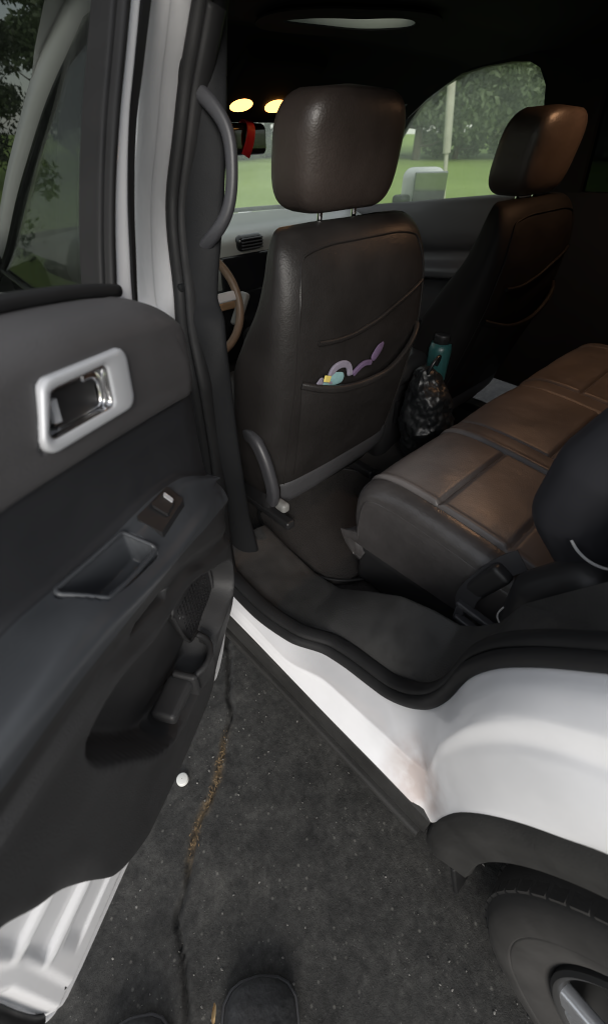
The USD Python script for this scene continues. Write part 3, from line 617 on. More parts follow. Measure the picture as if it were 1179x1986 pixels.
obj('instrument_hood', rbox((0.36, 0.12, 0.14), 0.04, (0.58, 2.34, 1.13)), dash_m, db, True)
obj('wood_trim', rbox((0.16, 0.02, 0.04), 0.008, (0.94, 2.31, 0.895)), simple('tan_trim', (0.36, 0.22, 0.13), 0.35), db, True)
# steering wheel
SW = np.array([0.555, 1.985, 1.035]); tilt = R([1, 0, 0], 68)
def at_wheel(m): m.apply_transform(tilt); m.apply_translation(SW); return m
a = np.linspace(0, 2 * np.pi, 90, endpoint=False)
wheel_leather = simple('wheel_leather', (0.16, 0.11, 0.075), 0.45, grain=0.15)
sw = obj('steering_wheel', at_wheel(tube(np.c_[0.190 * np.cos(a), 0.190 * np.sin(a), 0 * a], 0.0165, 12, True)), wheel_leather, car, True)
obj('hub', at_wheel(rbox((0.15, 0.13, 0.05), 0.024, (0, -0.01, -0.02))), dark_plastic, sw, True)
for ang in (0, 180, 262):
    c, s = math.cos(math.radians(ang)), math.sin(math.radians(ang))
    obj('spoke', at_wheel(sweep(spl([(0.05 * c, 0.05 * s, -0.015), (0.12 * c, 0.12 * s, -0.008), (0.185 * c, 0.185 * s, 0)], 10), rprof(0.036, 0.016, 0.006))), silver, sw, True)
obj('steering_column', rbox((0.10, 0.40, 0.10), 0.04, (0.555, 2.20, 0.96), rot=R([1, 0, 0], -20)), dark_plastic, car, True)
obj('shift_paddle', rbox((0.03, 0.05, 0.14), 0.012, (0.80, 2.05, 0.955), rot=R([0, 1, 0], 30)), light_plastic, sw, True)
# rear-view mirror, map lamps
mr = obj('rear_view_mirror', rbox((0.23, 0.045, 0.092), 0.024, (0.925, 2.10, 1.508), rot=R([0, 0, 1], 14)), gloss_black, car, True)
obj('mirror_stalk', tube(spl([(0.94, 2.11, 1.54), (0.96, 2.15, 1.585), (0.97, 2.19, 1.61)], 10), 0.012), dark_plastic, mr, True)
red_refl = obj('red_reflection', sweep(spl([(0.900, 2.070, 1.462), (0.912, 2.062, 1.490), (0.930, 2.066, 1.545), (0.934, 2.095, 1.562), (0.934, 2.13, 1.545)], 20), rprof(0.034, 0.006, 0.002), up=(0, -1, 0.2)), reflection_red)  # tail light reflection in the mirror, built as a red strip
tag(red_refl, 'red strip on the rear view mirror standing in for a tail light reflection', 'ribbon')
oc = obj('overhead_console', rbox((0.34, 0.26, 0.035), 0.016, (0.93, 1.96, 1.640), rot=R([1, 0, 0], -32)), headliner_m, car, True)
for x, y in ((0.842, 2.000), (0.985, 1.990)):
    lm_ = trimesh.creation.icosphere(3, 1.0); lm_.apply_scale([0.046, 0.03, 0.007]); lm_.apply_transform(R([1, 0, 0], -30)); lm_.apply_translation([x, y, 1.596]); obj('map_lamp', lm_, lamp_m, oc, True)
rl = obj('ceiling_lamp', rbox((0.065, 0.04, 0.020), 0.009, (1.45, 0.90, 1.771)), simple('ceiling_lamp_glow', (0.9, 0.7, 0.4), 0.4, emis=((1.0, 0.54, 0.28), 150.0)), car, True)
lr = np.array([(1.45 + sx_ * 0.040, 0.90 + sy_ * 0.027, 1.767) for sx_, sy_ in ((-1, -1), (1, -1), (1, 1), (-1, 1))]); lr = np.vstack([np.linspace(lr[k_], lr[(k_ + 1) % 4], 8, endpoint=False) for k_ in range(4)])
obj('lamp_shield', sweep(lr, rprof(0.006, 0.028, 0.002), closed=True), dark_plastic, rl, 30)  # added unseen rim, keeps the lamp's reflection out of the door glass
obj('lamp_bezel', rbox((0.18, 0.11, 0.012), 0.005, (1.45, 0.90, 1.781)), dark_plastic, rl, True)
# centre console between the front seats
cs = obj('center_console', cat(rbox((0.24, 0.95, 0.40), 0.05, (1.06, 1.80, 0.60)), rbox((0.23, 0.42, 0.10), 0.045, (1.06, 1.50, 0.845))), dark_plastic, car, True)
obj('console_vent', rbox((0.16, 0.02, 0.10), 0.008, (1.06, 1.315, 0.68)), gloss_black, cs, True)

# --- front seats, built once about x = 0 with the back's rear face near y = 0
def seat_parts():
    P = {}
    # backrest: stations of (z, y rear, y front, half width rear, half width front, roundness)
    S = [(0.560, 0.075, 0.20, 0.230, 0.255), (0.62, 0.058, 0.205, 0.285, 0.300), (0.72, 0.035, 0.200, 0.300, 0.318), (0.86, 0.006, 0.185, 0.303, 0.325), (1.00, -0.018, 0.165, 0.302, 0.325), (1.10, -0.028, 0.150, 0.298, 0.300),
         (1.20, -0.026, 0.122, 0.290, 0.272), (1.268, -0.014, 0.108, 0.280, 0.252), (1.316, 0.004, 0.102, 0.266, 0.240), (1.346, 0.024, 0.098, 0.245, 0.225), (1.362, 0.046, 0.092, 0.21, 0.21), (1.366, 0.060, 0.078, 0.12, 0.12)]
    sec = []
    th = np.linspace(0, 2 * np.pi, 88, endpoint=False)
    S = np.array(S); S[:, 3:] *= 1.045; zz = np.r_[np.linspace(0.56, 1.268, 40), np.linspace(1.278, 1.366, 24)]
    S2 = PchipInterpolator(S[:, 0], S[:, 1:])(zz)
    for z, (yr, yf, wr, wf) in zip(zz, S2):
        c, s = np.cos(th), np.sin(th)
        e = 0.29
        x = np.sign(c) * abs(c) ** e; y = np.sign(s) * abs(s) ** 0.55
        w = wr + (wf - wr) * (y * 0.5 + 0.5)
        yc = (yr + yf) / 2; hd = (yf - yr) / 2
        px = x * w; py = yc + y * hd
        py += np.where(y < 0, 0.020 * (px / max(wr, 1e-6)) ** 4 * 1.0, 0)              # rounded towards the corners
        py += np.where(y > 0, (0.060 - 0.045 * smooth(z, 1.0, 1.22)) * (np.clip(abs(px) / wf, 0, 1) ** 3), 0)            # bolsters stand forward
        sec.append(np.stack([px, py, np.full_like(px, z)], -1))
    m = grid(np.array(sec), cv=True)
    k = len(th); v = np.vstack([m.vertices, sec[0].mean(0), sec[-1].mean(0)]); N = len(zz) * k
    f = list(m.faces) + [[N, (j + 1) % k, j] for j in range(k)] + [[N + 1, (len(zz) - 1) * k + j, (len(zz) - 1) * k + (j + 1) % k] for j in range(k)]
    m = trimesh.Trimesh(v, np.array(f), process=False); m.fix_normals()
    P['backrest'] = (m, seat_leather)
    # panel seam round the back face, close to the corners
    def back_y(x, z):
        yr, yf, wr, wf = PchipInterpolator(S[:, 0], S[:, 1:])(z)
        u = np.clip(abs(x) / wr, 0, 1)
        y = -(1 - u ** (2 / 0.29)) ** (0.55 / 2)
        return (yr + yf) / 2 + y * (yf - yr) / 2 + 0.020 * u ** 4
    P['back_y'] = back_y
    sp = [(-0.255, 0.64), (-0.262, 0.9), (-0.258, 1.1), (-0.245, 1.235), (-0.215, 1.314), (-0.10, 1.330), (0.10, 1.330), (0.215, 1.314), (0.245, 1.235), (0.258, 1.1), (0.262, 0.9), (0.255, 0.64)]
    pts = np.array([(x, back_y(x, z) - 0.0015, z) for x, z in curve(sp, 120)])
    P['piping'] = (tube(pts, 0.0032, 6), seat_leather)
    # map pocket: a second skin with a curved sagging mouth
    X = np.linspace(-1, 1, 60); rowsP = []
    def mouth(u): return 0.985 + 0.045 * u ** 2 - 0.008 + 0.05 * smooth(u, 0.2, 1.0)
    for t in np.linspace(0, 1, 26):
        zt = 0.665 + 0 * X; top = mouth(X); z = zt * (1 - t) + top * t
        x = X * (0.225 + 0.02 * t)
        y = np.array([back_y(a_, b_) for a_, b_ in zip(x, z)]) - 0.004 - 0.036 * (t ** 1.6) * (1 - X ** 4)
        rowsP.append(np.stack([x, y, z], -1))
    outer = np.array(rowsP)
    P['seat_pocket'] = (grid(outer), seat_leather)
    rim = outer[-1]
    P['pocket_band'] = (sweep(rim, rprof(0.016, 0.020, 0.006), up=(0, -0.2, 1)), seat_leather)
    hem = np.array([(x, back_y(x, z) - 0.006, z) for x, z in curve([(-0.20, 1.125), (-0.10, 1.118), (0.0, 1.13), (0.12, 1.165), (0.23, 1.20)], 60)])
    P['upper_band'] = (sweep(hem, rprof(0.010, 0.012, 0.004), up=(0, -0.2, 1)), seat_leather)
    # lower edge panel
    e = np.array([(x, back_y(x, 0.655) - 0.004, 0.0) for x in np.linspace(-0.27, 0.28, 50)])
    C = [e + [0, 0.0, 0.672 + 0], e + [0, -0.004, 0.655], e + [0, -0.002, 0.615], e + [0, 0.020, 0.575], e + [0, 0.06, 0.56]]
    P['edge_panel'] = (grid(rows([c + np.c_[np.zeros(50), np.zeros(50), 0.014 * np.linspace(-1, 1, 50)] for c in C], 50, 3)), grey_plastic_dark)
    # cushion and plinth under it
    P['cushion'] = (rbox((0.62, 0.56, 0.20), 0.075, (0.0, 0.40, 0.70)), seat_leather)
    P['plinth'] = (rbox((0.50, 0.50, 0.14), 0.03, (0.0, 0.42, 0.52)), dark_plastic)
    sh = spl([(-0.318, 0.150, 0.83), (-0.332, 0.098, 0.838), (-0.334, 0.062, 0.80), (-0.332, 0.040, 0.74), (-0.328, 0.032, 0.675), (-0.322, 0.048, 0.632)], 30)
    P['recliner_cover'] = (sweep(sh, rprof(0.045, 0.030, 0.012), up=(-1, 0, 0)), grey_plastic)
    P['track_bracket'] = (rbox((0.032, 0.05, 0.035), 0.012, (-0.290, 0.036, 0.600)), light_plastic)
    P['seat_rail'] = (rbox((0.04, 0.60, 0.035), 0.01, (-0.23, 0.36, 0.455)), dark_plastic); P['seat_rail_'] = (rbox((0.04, 0.60, 0.035), 0.01, (0.23, 0.36, 0.455)), dark_plastic)
    return P
grey_plastic_dark = simple('charcoal_plastic', (0.040, 0.040, 0.043), 0.5, grain=0.2)

def head_mesh():
    """headrest about its centre: wide, deep, rounded, face leaning slightly"""
    th = np.linspace(0, 2 * np.pi, 72, endpoint=False); zs = np.linspace(-1, 1, 40); sec = []
    for q in zs:
        r = (1 - abs(q) ** 3.2) ** (1 / 3.2) if abs(q) < 1 else 0.0
        w = 0.166 * (1 + 0.015 * q) * max(r, 0.02) ** 0.62; d = 0.078 * max(r, 0.02) ** 0.75
        c, s = np.cos(th), np.sin(th)
        x = np.sign(c) * abs(c) ** 0.42 * w; y = np.sign(s) * abs(s) ** 0.42 * d
        y = y + 0.012 * (x / 0.158) ** 2 - 0.018 * q
        sec.append(np.stack([x, y, np.full_like(x, q * 0.113) + 0.004 * (x / .15) ** 2 * -1], -1))
    m = grid(np.array(sec), cv=True); k = 72; v = np.vstack([m.vertices, sec[0].mean(0), sec[-1].mean(0)]); N = 40 * k
    f = list(m.faces) + [[N, (j + 1) % k, j] for j in range(k)] + [[N + 1, 39 * k + j, 39 * k + (j + 1) % k] for j in range(k)]
    m = trimesh.Trimesh(v, np.array(f), process=False); m.fix_normals(); return m

shadow_back = leather('shaded_seat_back', (0.007, 0.0065, 0.0065), 0.6, 0.12)  # darker copy of the seat leather: shadow painted into the passenger seat
def build_seat(cx, y0, yaw=0.0, headrest=None, lean=0.0, back=None):
    SP = seat_parts()
    bm, bmat = SP.pop('backrest'); by = SP.pop('back_y')
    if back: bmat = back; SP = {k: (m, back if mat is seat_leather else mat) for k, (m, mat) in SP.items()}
    T = trimesh.transformations.translation_matrix([cx, y0, 0]) @ R([0, 0, 1], yaw)
    def put(m):
        m = m.copy()
        if lean: 
            v = m.vertices; m.vertices = np.c_[v[:, 0], v[:, 1] - math.tan(math.radians(lean)) * np.maximum(v[:, 2] - 0.6, 0), v[:, 2]]
        m.apply_transform(T); return m
    root = obj('front_seat', put(bm), bmat, car, True)
    for k, (m, mat) in SP.items(): obj(k.rstrip('_'), put(m), mat, root, 40)
    h = head_mesh(); h.apply_translation(headrest); obj('headrest', h, head_leather, root, True)
    # seam that runs round the headrest near its back corners
    for sx in (-0.062, 0.062):
        obj('headrest_post', tube([(headrest[0] + sx, headrest[1] + 0.012, headrest[2] - 0.16), (headrest[0] + sx, headrest[1] + 0.005, headrest[2] - 0.08)], 0.007, 10), chrome, root, True)
    return root
driver = build_seat(0.626, 1.232, 0.0, (0.602, 1.315, 1.494))
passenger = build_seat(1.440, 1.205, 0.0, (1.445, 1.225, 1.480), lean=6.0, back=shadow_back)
stage.GetPrimAtPath(driver).SetCustomDataByKey('label', 'driver seat with cloth toys in its back pocket')
stage.GetPrimAtPath(passenger).SetCustomDataByKey('label', 'front passenger seat with deep shadow painted into its leather')

# --- second row bench: cushion swept from a side profile, seams pressed in
def bench():
    # profile in (y, z): from under the front, up round the nose, back along the top
    prof = spl([(0.955, 0.585), (1.000, 0.605), (1.022, 0.660), (1.026, 0.720), (1.018, 0.770), (0.995, 0.803), (0.950, 0.822), (0.86, 0.826), (0.75, 0.818), (0.62, 0.803), (0.50, 0.785), (0.36, 0.775)], 170)
    t = np.gradient(prof, axis=0); n2 = np.stack([t[:, 1], -t[:, 0]], -1); n2 /= np.linalg.norm(n2, axis=1, keepdims=True); n2 *= np.sign(n2 @ np.array([0.3, 1.0]))[:, None] if False else 1
    n2 = np.where((n2 @ np.array([0.35, 1.0]))[:, None] < 0, -n2, n2)
    xs = np.r_[np.linspace(0.385, 0.52, 70), np.linspace(0.523, 1.95, 300)]
    P = np.zeros((len(xs), len(prof), 3)); X = xs[:, None] * np.ones(len(prof)); Y = np.ones((len(xs), 1)) * prof[:, 0]; 
    tops = smooth(prof[:, 1], 0.74, 0.80)[None, :]
    def groove(d, w, dep): return -dep * np.exp(-(d / w) ** 2)
    h = np.zeros_like(X)
    edges = [0.452, 0.800, 0.885, 1.275, 1.355, 1.86]
    for e in edges: h += groove(X - e, 0.0042, 0.009) * tops
    for e in (0.452, 0.8, 1.355): h += 0.004 * np.exp(-((X - e - 0.012) / 0.010) ** 2) * tops
    # cross seams on the two outer seats
    inp = (smooth(X, 0.452, 0.462) - smooth(X, 0.79, 0.80)) + (smooth(X, 1.355, 1.365) - smooth(X, 1.85, 1.86))
    for e in (0.800, 0.608): h += groove(Y - e, 0.0055, 0.010) * inp * tops
    mid = smooth(X, 0.885, 0.895) - smooth(X, 1.265, 1.275)
    h += groove(Y - 0.70, 0.006, 0.010) * mid * tops
    # pillowing of the panels
    def pil(v, a, b): return np.clip(1 - ((v - (a + b) / 2) / ((b - a) / 2)) ** 2, 0, 1)
    h += 0.007 * pil(X, 0.452, 0.80) ** 0.7 * tops * (0.5 + 0.5 * pil(Y, 0.8, 1.02)) + 0.007 * pil(X, 0.885, 1.275) ** 0.7 * tops + 0.007 * pil(X, 1.355, 1.86) ** 0.7 * tops
    h += 0.005 * pil(X, 0.80, 0.885) ** 0.7 * tops
    h += 0.006 * (meshkit.fbm(np.stack([X * 7, Y * 7, 0 * X], -1), 4, 9) - 0.5)
    # outer rounded side of the cushion
    side = np.clip((0.44 - X) / 0.055, 0, 1); h -= 0.040 * (1 - np.sqrt(np.clip(1 - side ** 2, 0, 1)))
    side2 = np.clip((X - 1.90) / 0.05, 0, 1); h -= 0.04 * (1 - np.sqrt(np.clip(1 - side2 ** 2, 0, 1)))
    P[..., 0] = X; P[..., 1] = prof[None, :, 0] + h * n2[None, :, 0]; P[..., 2] = prof[None, :, 1] + h * n2[None, :, 1]
    m = grid(P)
    cx, cy, cz = m.triangles_center.T
    top = cz > 0.775
    return m, (cx, cy, cz, top), P[0], P[-1]
bm, (cx, cy, cz, top), left_edge, right_edge = bench()
def sub(mask): return split(bm, mask)[0]
inner = top & (cx > 0.452)
panels = []
for x0, x1 in ((0.452, 0.80), (0.885, 1.275), (1.355, 1.86)):
    cuts = (0.3, 0.608, 0.80, 1.1) if x0 != 0.885 else (0.3, 0.70, 1.1)
    for y0, y1 in zip(cuts[:-1], cuts[1:]): panels.append(inner & (cx > x0) & (cx <= x1) & (cy > y0) & (cy <= y1))
rest = ~np.any(panels, axis=0)
left_strip = rest & (cx < 0.452)
bolsters = [rest & (cx >= a) & (cx < b) & top for a, b in ((0.80, 0.885), (1.275, 1.355), (1.86, 2.0))]
front = rest & ~left_strip & ~np.any(bolsters, axis=0)
bench_o = obj('bench_seat', sub(front), bolster_leather, car, True)
for p in panels: obj('seat_panel', sub(p), bench_leather, bench_o, True)
for p in bolsters: obj('seat_bolster', sub(p), bench_leather, bench_o, True)
obj('side_bolster', sub(left_strip), bolster_leather, bench_o, True)
# side of the cushion: closes the end below the rounded edge
def bench_side(edge, x, sgn):
    k = len(edge); lo = edge.copy(); lo[:, 2] = np.minimum(edge[:, 2], 0.60); lo[:, 1] = np.minimum(lo[:, 1], 0.99)
    return grid(rows([edge, edge * 0.9 + lo * 0.1 + [sgn * 0.004, 0, 0], edge * 0.5 + lo * 0.5 + [sgn * 0.006, 0, 0], lo + [sgn * 0.002, 0, 0]], k, 4))
obj('cushion_side', bench_side(left_edge, 0.385, -1), bolster_leather, bench_o, True)
obj('cushion_side', bench_side(right_edge, 1.95, 1), bolster_leather, bench_o, True)
pts = left_edge[40:150] + [0.010, 0, 0.004]
obj('edge_piping', tube(pts, 0.0045, 8), bolster_leather, bench_o, True)
obj('edge_piping', tube(left_edge[40:150] + [0.034, 0, 0.006], 0.004, 8), bolster_leather, bench_o, True)
base = obj('seat_base', cat(rbox((1.54, 0.50, 0.16), 0.03, (1.165, 0.74, 0.515)), rbox((1.50, 0.40, 0.10), 0.02, (1.165, 0.66, 0.44))), dark_plastic, bench_o, True)
# bench backrest, leaning back, its left bolster nearest the door
def bench_back():
    zs = np.linspace(0.72, 1.42, 40); xs = np.r_[np.linspace(0.36, 0.50, 30), np.linspace(0.51, 1.95, 120)]
    P = []
    for x in xs:
        e = np.clip((0.48 - x) / 0.12, 0, 1); e2 = np.clip((x - 1.83) / 0.12, 0, 1); ee = max(e, e2)
        y = 0.50 - 0.36 * (zs - 0.72) / 0.70 * 0.95 + 0.055 * (1 - ((zs - 1.05) / 0.4) ** 2).clip(0, 1) - 0.16 * (1 - math.sqrt(max(1 - ee ** 2, 0)))
        y = y - 0.012 * np.exp(-((x - 0.82) / 0.008) ** 2) - 0.012 * np.exp(-((x - 1.33) / 0.008) ** 2) + 0.02 * np.exp(-((x - 0.50) / 0.06) ** 2)
        y = y - 0.10 * smooth(zs, 1.33, 1.42) ** 2
        P.append(np.stack([np.full_like(zs, x), y, zs], -1))
    P = np.array(P); bk = P.copy(); bk[..., 1] -= 0.16; bk[..., 1] = np.minimum(bk[..., 1], P[..., 1] - 0.02)
    return cat(grid(P), grid(bk), grid(np.stack([P[0], bk[0]])), grid(np.stack([P[-1], bk[-1]])), grid(np.stack([P[:, -1], bk[:, -1]])))
obj('bench_backrest', bench_back(), dark_cloth, bench_o, True)
def blob(pts, rad, n=3, mat=None):
    import manifold3d as m3
    hulls = []
    for (p, q), (r, s) in zip(zip(pts[:-1], pts[1:]), zip(rad[:-1], rad[1:])):
        a_ = m3.Manifold.sphere(r, 24).translate(p); b_ = m3.Manifold.sphere(s, 24).translate(q); hulls.append(m3.Manifold.batch_hull([a_, b_]))
    u = hulls[0]
    for h_ in hulls[1:]: u = u + h_
    u = u.refine_to_length(0.012); mm = u.to_mesh(); t = trimesh.Trimesh(mm.vert_properties[:, :3], mm.tri_verts, process=True)
    trimesh.smoothing.filter_taubin(t, iterations=14); return t
obj('backrest_bolster', blob([(0.455, 0.475, 1.18), (0.45, 0.505, 1.08), (0.455, 0.515, 0.98), (0.465, 0.475, 0.91), (0.47, 0.42, 0.87)], [0.075, 0.088, 0.086, 0.072, 0.06]), dark_cloth, bench_o, True)
obj('recline_cover', blob([(0.40, 0.44, 0.87), (0.385, 0.50, 0.80), (0.375, 0.50, 0.70)], [0.06, 0.055, 0.05]), dark_plastic, bench_o, True)
obj('strap_loop', tube(spl([(0.362, 0.496, 0.977), (0.360, 0.482, 0.966), (0.358, 0.459, 0.957), (0.358, 0.433, 0.957), (0.365, 0.41, 0.962)], 30), 0.0028, 8), cord_m, bench_o, True)
obj('strap_loop', tube(spl([(0.352, 0.545, 0.742), (0.345, 0.548, 0.715), (0.342, 0.535, 0.700), (0.345, 0.52, 0.690)], 20), 0.0022, 8), cord_m, bench_o, True)
# seat-belt buckle and its webbing tongue at the cushion's corner
bk = obj('belt_buckle', rbox((0.035, 0.050, 0.115), 0.012, (0.372, 0.600, 0.765), rot=R([1, 0, 0], 24)), dark_plastic, bench_o, True)
obj('belt_webbing', sweep(spl([(0.40, 0.56, 0.845), (0.385, 0.585, 0.815), (0.367, 0.610, 0.76), (0.352, 0.625, 0.70), (0.350, 0.618, 0.66)], 24), rprof(0.05, 0.004, 0.0015), up=(-1, 0, 0.2)), belt_m, bench_o, True)
obj('seat_hinge', cat(rbox((0.022, 0.16, 0.016), 0.006, (0.345, 0.560, 0.672), rot=R([1, 0, 0], 6)), rbox((0.022, 0.15, 0.014), 0.005, (0.333, 0.555, 0.640), rot=R([1, 0, 0], 6)), rbox((0.024, 0.024, 0.06), 0.008, (0.345, 0.625, 0.655))), grey_plastic, bench_o, True)

# ================================================================== the open rear door (local: s along the door from its hinge, z up, w towards the cabin side)
DA = math.radians(57.0); HG = np.array([0.03, 1.2, 0.0])
DD = np.array([-math.sin(DA), -math.cos(DA), 0.0]); DN = np.array([math.cos(DA), -math.sin(DA), 0.0])
def D(s, z, w):
    s, z, w = np.broadcast_arrays(np.asarray(s, float), np.asarray(z, float), np.asarray(w, float))
    return HG + s[..., None] * DD + w[..., None] * DN + z[..., None] * np.array([0, 0, 1.0])
def ip(pts, k=1):
    p = np.array(pts, float); return PchipInterpolator(p[:, 0], p[:, k], extrapolate=True)
# -- white shell: outer skin edge, folded inner sheet with pressed ribs
def shell_poly():
    return [(0.03, 0.36), (0.08, 0.29), (0.125, 0.255), (0.165, 0.243), (0.20, 0.265), (0.60, 0.314), (0.80, 0.326), (0.845, 0.333), (0.862, 0.345), (0.870, 0.372), (0.868, 0.41), (0.862, 0.48), (0.852, 0.60), (0.870, 0.72), (0.93, 0.88), (1.02, 1.0), (1.07, 1.15), (1.075, 1.36), (0.30, 1.34), (0.13, 1.28), (0.07, 1.2), (0.03, 0.8)]
def door_shell():
    ss = np.linspace(0.02, 1.09, 330); zz = np.linspace(0.235, 1.42, 360); S, Z = np.meshgrid(ss, zz, indexing='ij')
    d = sdf(curve(shell_poly(), 260, True) if False else shell_poly(), np.stack([S.ravel(), Z.ravel()], 1)).reshape(S.shape)
    # pull the outermost samples onto the outline so that the edge is clean
    Wd = 0.022 * smooth(-d, 0.0, 0.022)                                     # hem, then the inner sheet stands in
    Wd = Wd + 0.004 * smooth(-d, 0.040, 0.055)
    endf = 1 - smooth(S, 0.785, 0.812)
    Wd = Wd - 0.009 * (smooth(Z, 0.530, 0.536) - smooth(Z, 0.615, 0.626)) * endf - 0.008 * (smooth(Z, 0.645, 0.651) - smooth(Z, 0.72, 0.73)) * endf
    Wd = Wd + 0.004 * (np.exp(-((Z - 0.520) / 0.008) ** 2) + np.exp(-((Z - 0.634) / 0.009) ** 2)) * endf
    Wd = Wd - 0.006 * (smooth(Z, 0.425, 0.433) - smooth(Z, 0.488, 0.500)) * (1 - smooth(S, 0.75, 0.79)) - 0.004 * (1 - smooth(Z, 0.372, 0.388)) * smooth(-d, 0.012, 0.02)
    m = grid(D(S, Z, Wd)); 
    c = np.stack([S, Z], -1).reshape(-1, 2)[m.faces].mean(1)
    return split(m, sdf(shell_poly(), c) < 0.001)[0]
door = obj('rear_door', door_shell(), white_paint, car, True)
stage.GetPrimAtPath(door).SetCustomDataByKey('label', 'open rear side door with silver handle bezel and privacy glass')
sp_ = np.array(shell_poly()); sp_c = np.vstack([curve(np.vstack([sp_[a:b + 1]]), 40) for a, b in ((0, 7), (7, 11), (11, 17))])
obj('door_skin_edge', sweep(D(sp_c[:, 0], sp_c[:, 1], np.full(len(sp_c), -0.004)), rprof(0.012, 0.016, 0.005), up=DN), white_paint, door, True)
def outer_skin():
    P = []
    zz = np.linspace(0.24, 1.36, 60); ss = np.linspace(0.02, 1.08, 80)
    S, Z = np.meshgrid(ss, zz, indexing='ij'); dd = sdf(shell_poly(), np.stack([S.ravel(), Z.ravel()], 1)).reshape(S.shape); m = grid(D(S, Z, -0.008 - 0.065 * smooth(-dd, 0.0, 0.16)))
    c = np.stack([S, Z], -1).reshape(-1, 2)[m.faces].mean(1); return split(m, sdf(shell_poly(), c) < 0.0)[0]
obj('outer_skin', outer_skin(), white_paint, door, True)
obj('drain_slot', plate([(0.764, 0.392), (0.768, 0.386), (0.826, 0.388), (0.830, 0.394), (0.826, 0.400), (0.768, 0.398)], 0.008, 0.0225, D), gloss_black, door, False)
seal = curve([(0.872, 0.395), (0.874, 0.43), (0.870, 0.50), (0.862, 0.60), (0.880, 0.72), (0.938, 0.88), (1.03, 1.0), (1.08, 1.15)], 80)
obj('door_seal', sweep(D(seal[:, 0], seal[:, 1], np.full(80, 0.004)), ring(0.011, 10), up=DN), rubber, door, True)

# -- trim panel: rows that follow the lines of the panel, from the belt down to the lower edge
arm_in_z = ip([(-0.1, 0.93), (0.05, 0.962), (0.084, 0.985), (0.223, 1.078), (0.303, 1.101), (0.392, 1.113), (0.499, 1.131), (0.586, 1.148), (1.1, 1.165)])
ridge_z = ip([(-0.1, 0.90), (0.06, 0.945), (0.13, 0.982), (0.25, 1.030), (0.38, 1.058), (0.44, 1.078), (0.546, 1.122), (0.66, 1.142), (1.1, 1.158)])
ridge_w = ip([(-0.1, 0.06), (0.06, 0.080), (0.13, 0.102), (0.25, 0.130), (0.38, 0.139), (0.44, 0.143), (0.546, 0.155), (0.66, 0.160), (1.1, 0.160)])
belt_z = ip([(0.05, 1.318), (0.213, 1.365), (0.288, 1.379), (0.401, 1.394), (0.7, 1.41), (1.1, 1.425)])
seam_z = ip([(-0.1, 1.13), (0.06, 1.168), (0.137, 1.190), (0.311, 1.223), (0.437, 1.244), (0.525, 1.257), (1.1, 1.30)])
low_z = ip([(-0.1, 0.83), (0.06, 0.865), (0.21, 0.935), (0.381, 1.000), (0.462, 1.013), (0.627, 1.040), (1.1, 1.06)])
rim_z = ip([(-0.1, 0.78), (0.06, 0.825), (0.247, 0.895), (0.316, 0.938), (0.449, 0.955), (0.533, 0.982), (0.6, 0.99), (1.1, 1.02)])
bot_z = ip([(-0.1, 0.70), (0.05, 0.665), (0.137, 0.605), (0.20, 0.568), (0.268, 0.527), (0.31, 0.487), (0.36, 0.480), (0.60, 0.505), (0.638, 0.530), (0.685, 0.590), (0.712, 0.700), (0.730, 0.760), (0.752, 0.800), (0.778, 0.865), (0.85, 0.930), (1.1, 1.0)])
NS = 240
def row(sf, zf, wf):
    s = sf + (1.05 - sf) * np.linspace(0, 1, NS) ** 1.15
    z = zf(s) if callable(zf) else np.full(NS, zf); w = wf(s) if callable(wf) else np.full(NS, float(wf))
    return np.stack([s, z, w], -1)
frontw = lambda w, lo=0.045: (lambda s: lo + (w - lo) * smooth(s, 0.02, 0.16))
Rw = [row(0.205, lambda s: belt_z(s) - 0.004, 0.018), row(0.196, lambda s: belt_z(s) - 0.001, 0.040), row(0.165, lambda s: belt_z(s) - 0.010, frontw(0.074)), row(0.118, lambda s: belt_z(s) - 0.040, frontw(0.098)),
      row(0.084, lambda s: (belt_z(s) + seam_z(s)) / 2 - 0.012, frontw(0.1015)), row(0.072, lambda s: seam_z(s) + 0.022, frontw(0.098)), row(0.068, lambda s: seam_z(s) + 0.006, frontw(0.092)), row(0.067, seam_z, frontw(0.078)),
      row(0.067, lambda s: seam_z(s) - 0.007, frontw(0.080)), row(0.064, lambda s: seam_z(s) * 0.55 + arm_in_z(s) * 0.45, frontw(0.070)), row(0.056, lambda s: arm_in_z(s) + 0.010, frontw(0.074)), row(0.050, arm_in_z, frontw(0.084)),
      row(0.050, lambda s: arm_in_z(s) + 0.002 - 0.2 * (arm_in_z(s) - ridge_z(s)), lambda s: 0.084 + (ridge_w(s) - 0.084) * 0.35), row(0.050, lambda s: ridge_z(s) + 0.006, lambda s: ridge_w(s) - 0.008), row(0.050, lambda s: ridge_z(s) - 0.010, lambda s: ridge_w(s) + 0.004),
      row(0.050, lambda s: ridge_z(s) * 0.5 + low_z(s) * 0.5, lambda s: ridge_w(s) * 0.7 + 0.118 * 0.3 + 0.002), row(0.050, low_z, frontw(0.122)), row(0.050, lambda s: low_z(s) * 0.4 + rim_z(s) * 0.6, frontw(0.112)), row(0.050, rim_z, frontw(0.124)),
      row(0.050, lambda s: rim_z(s) - 0.018, frontw(0.126)), row(0.052, lambda s: rim_z(s) * 0.6 + bot_z(s) * 0.4, frontw(0.124)), row(0.055, lambda s: rim_z(s) * 0.25 + bot_z(s) * 0.75, frontw(0.112)), row(0.058, lambda s: bot_z(s) + 0.012, frontw(0.097)),
      row(0.060, bot_z, frontw(0.086)), row(0.062, lambda s: bot_z(s) + 0.004, 0.030)]
G = np.stack(Rw); PER = 12
G = PchipInterpolator(np.arange(len(Rw)), G, axis=0)(np.linspace(0, len(Rw) - 1, (len(Rw) - 1) * PER + 1))
S_, Z_, W_ = G[..., 0], G[..., 1], G[..., 2].copy()
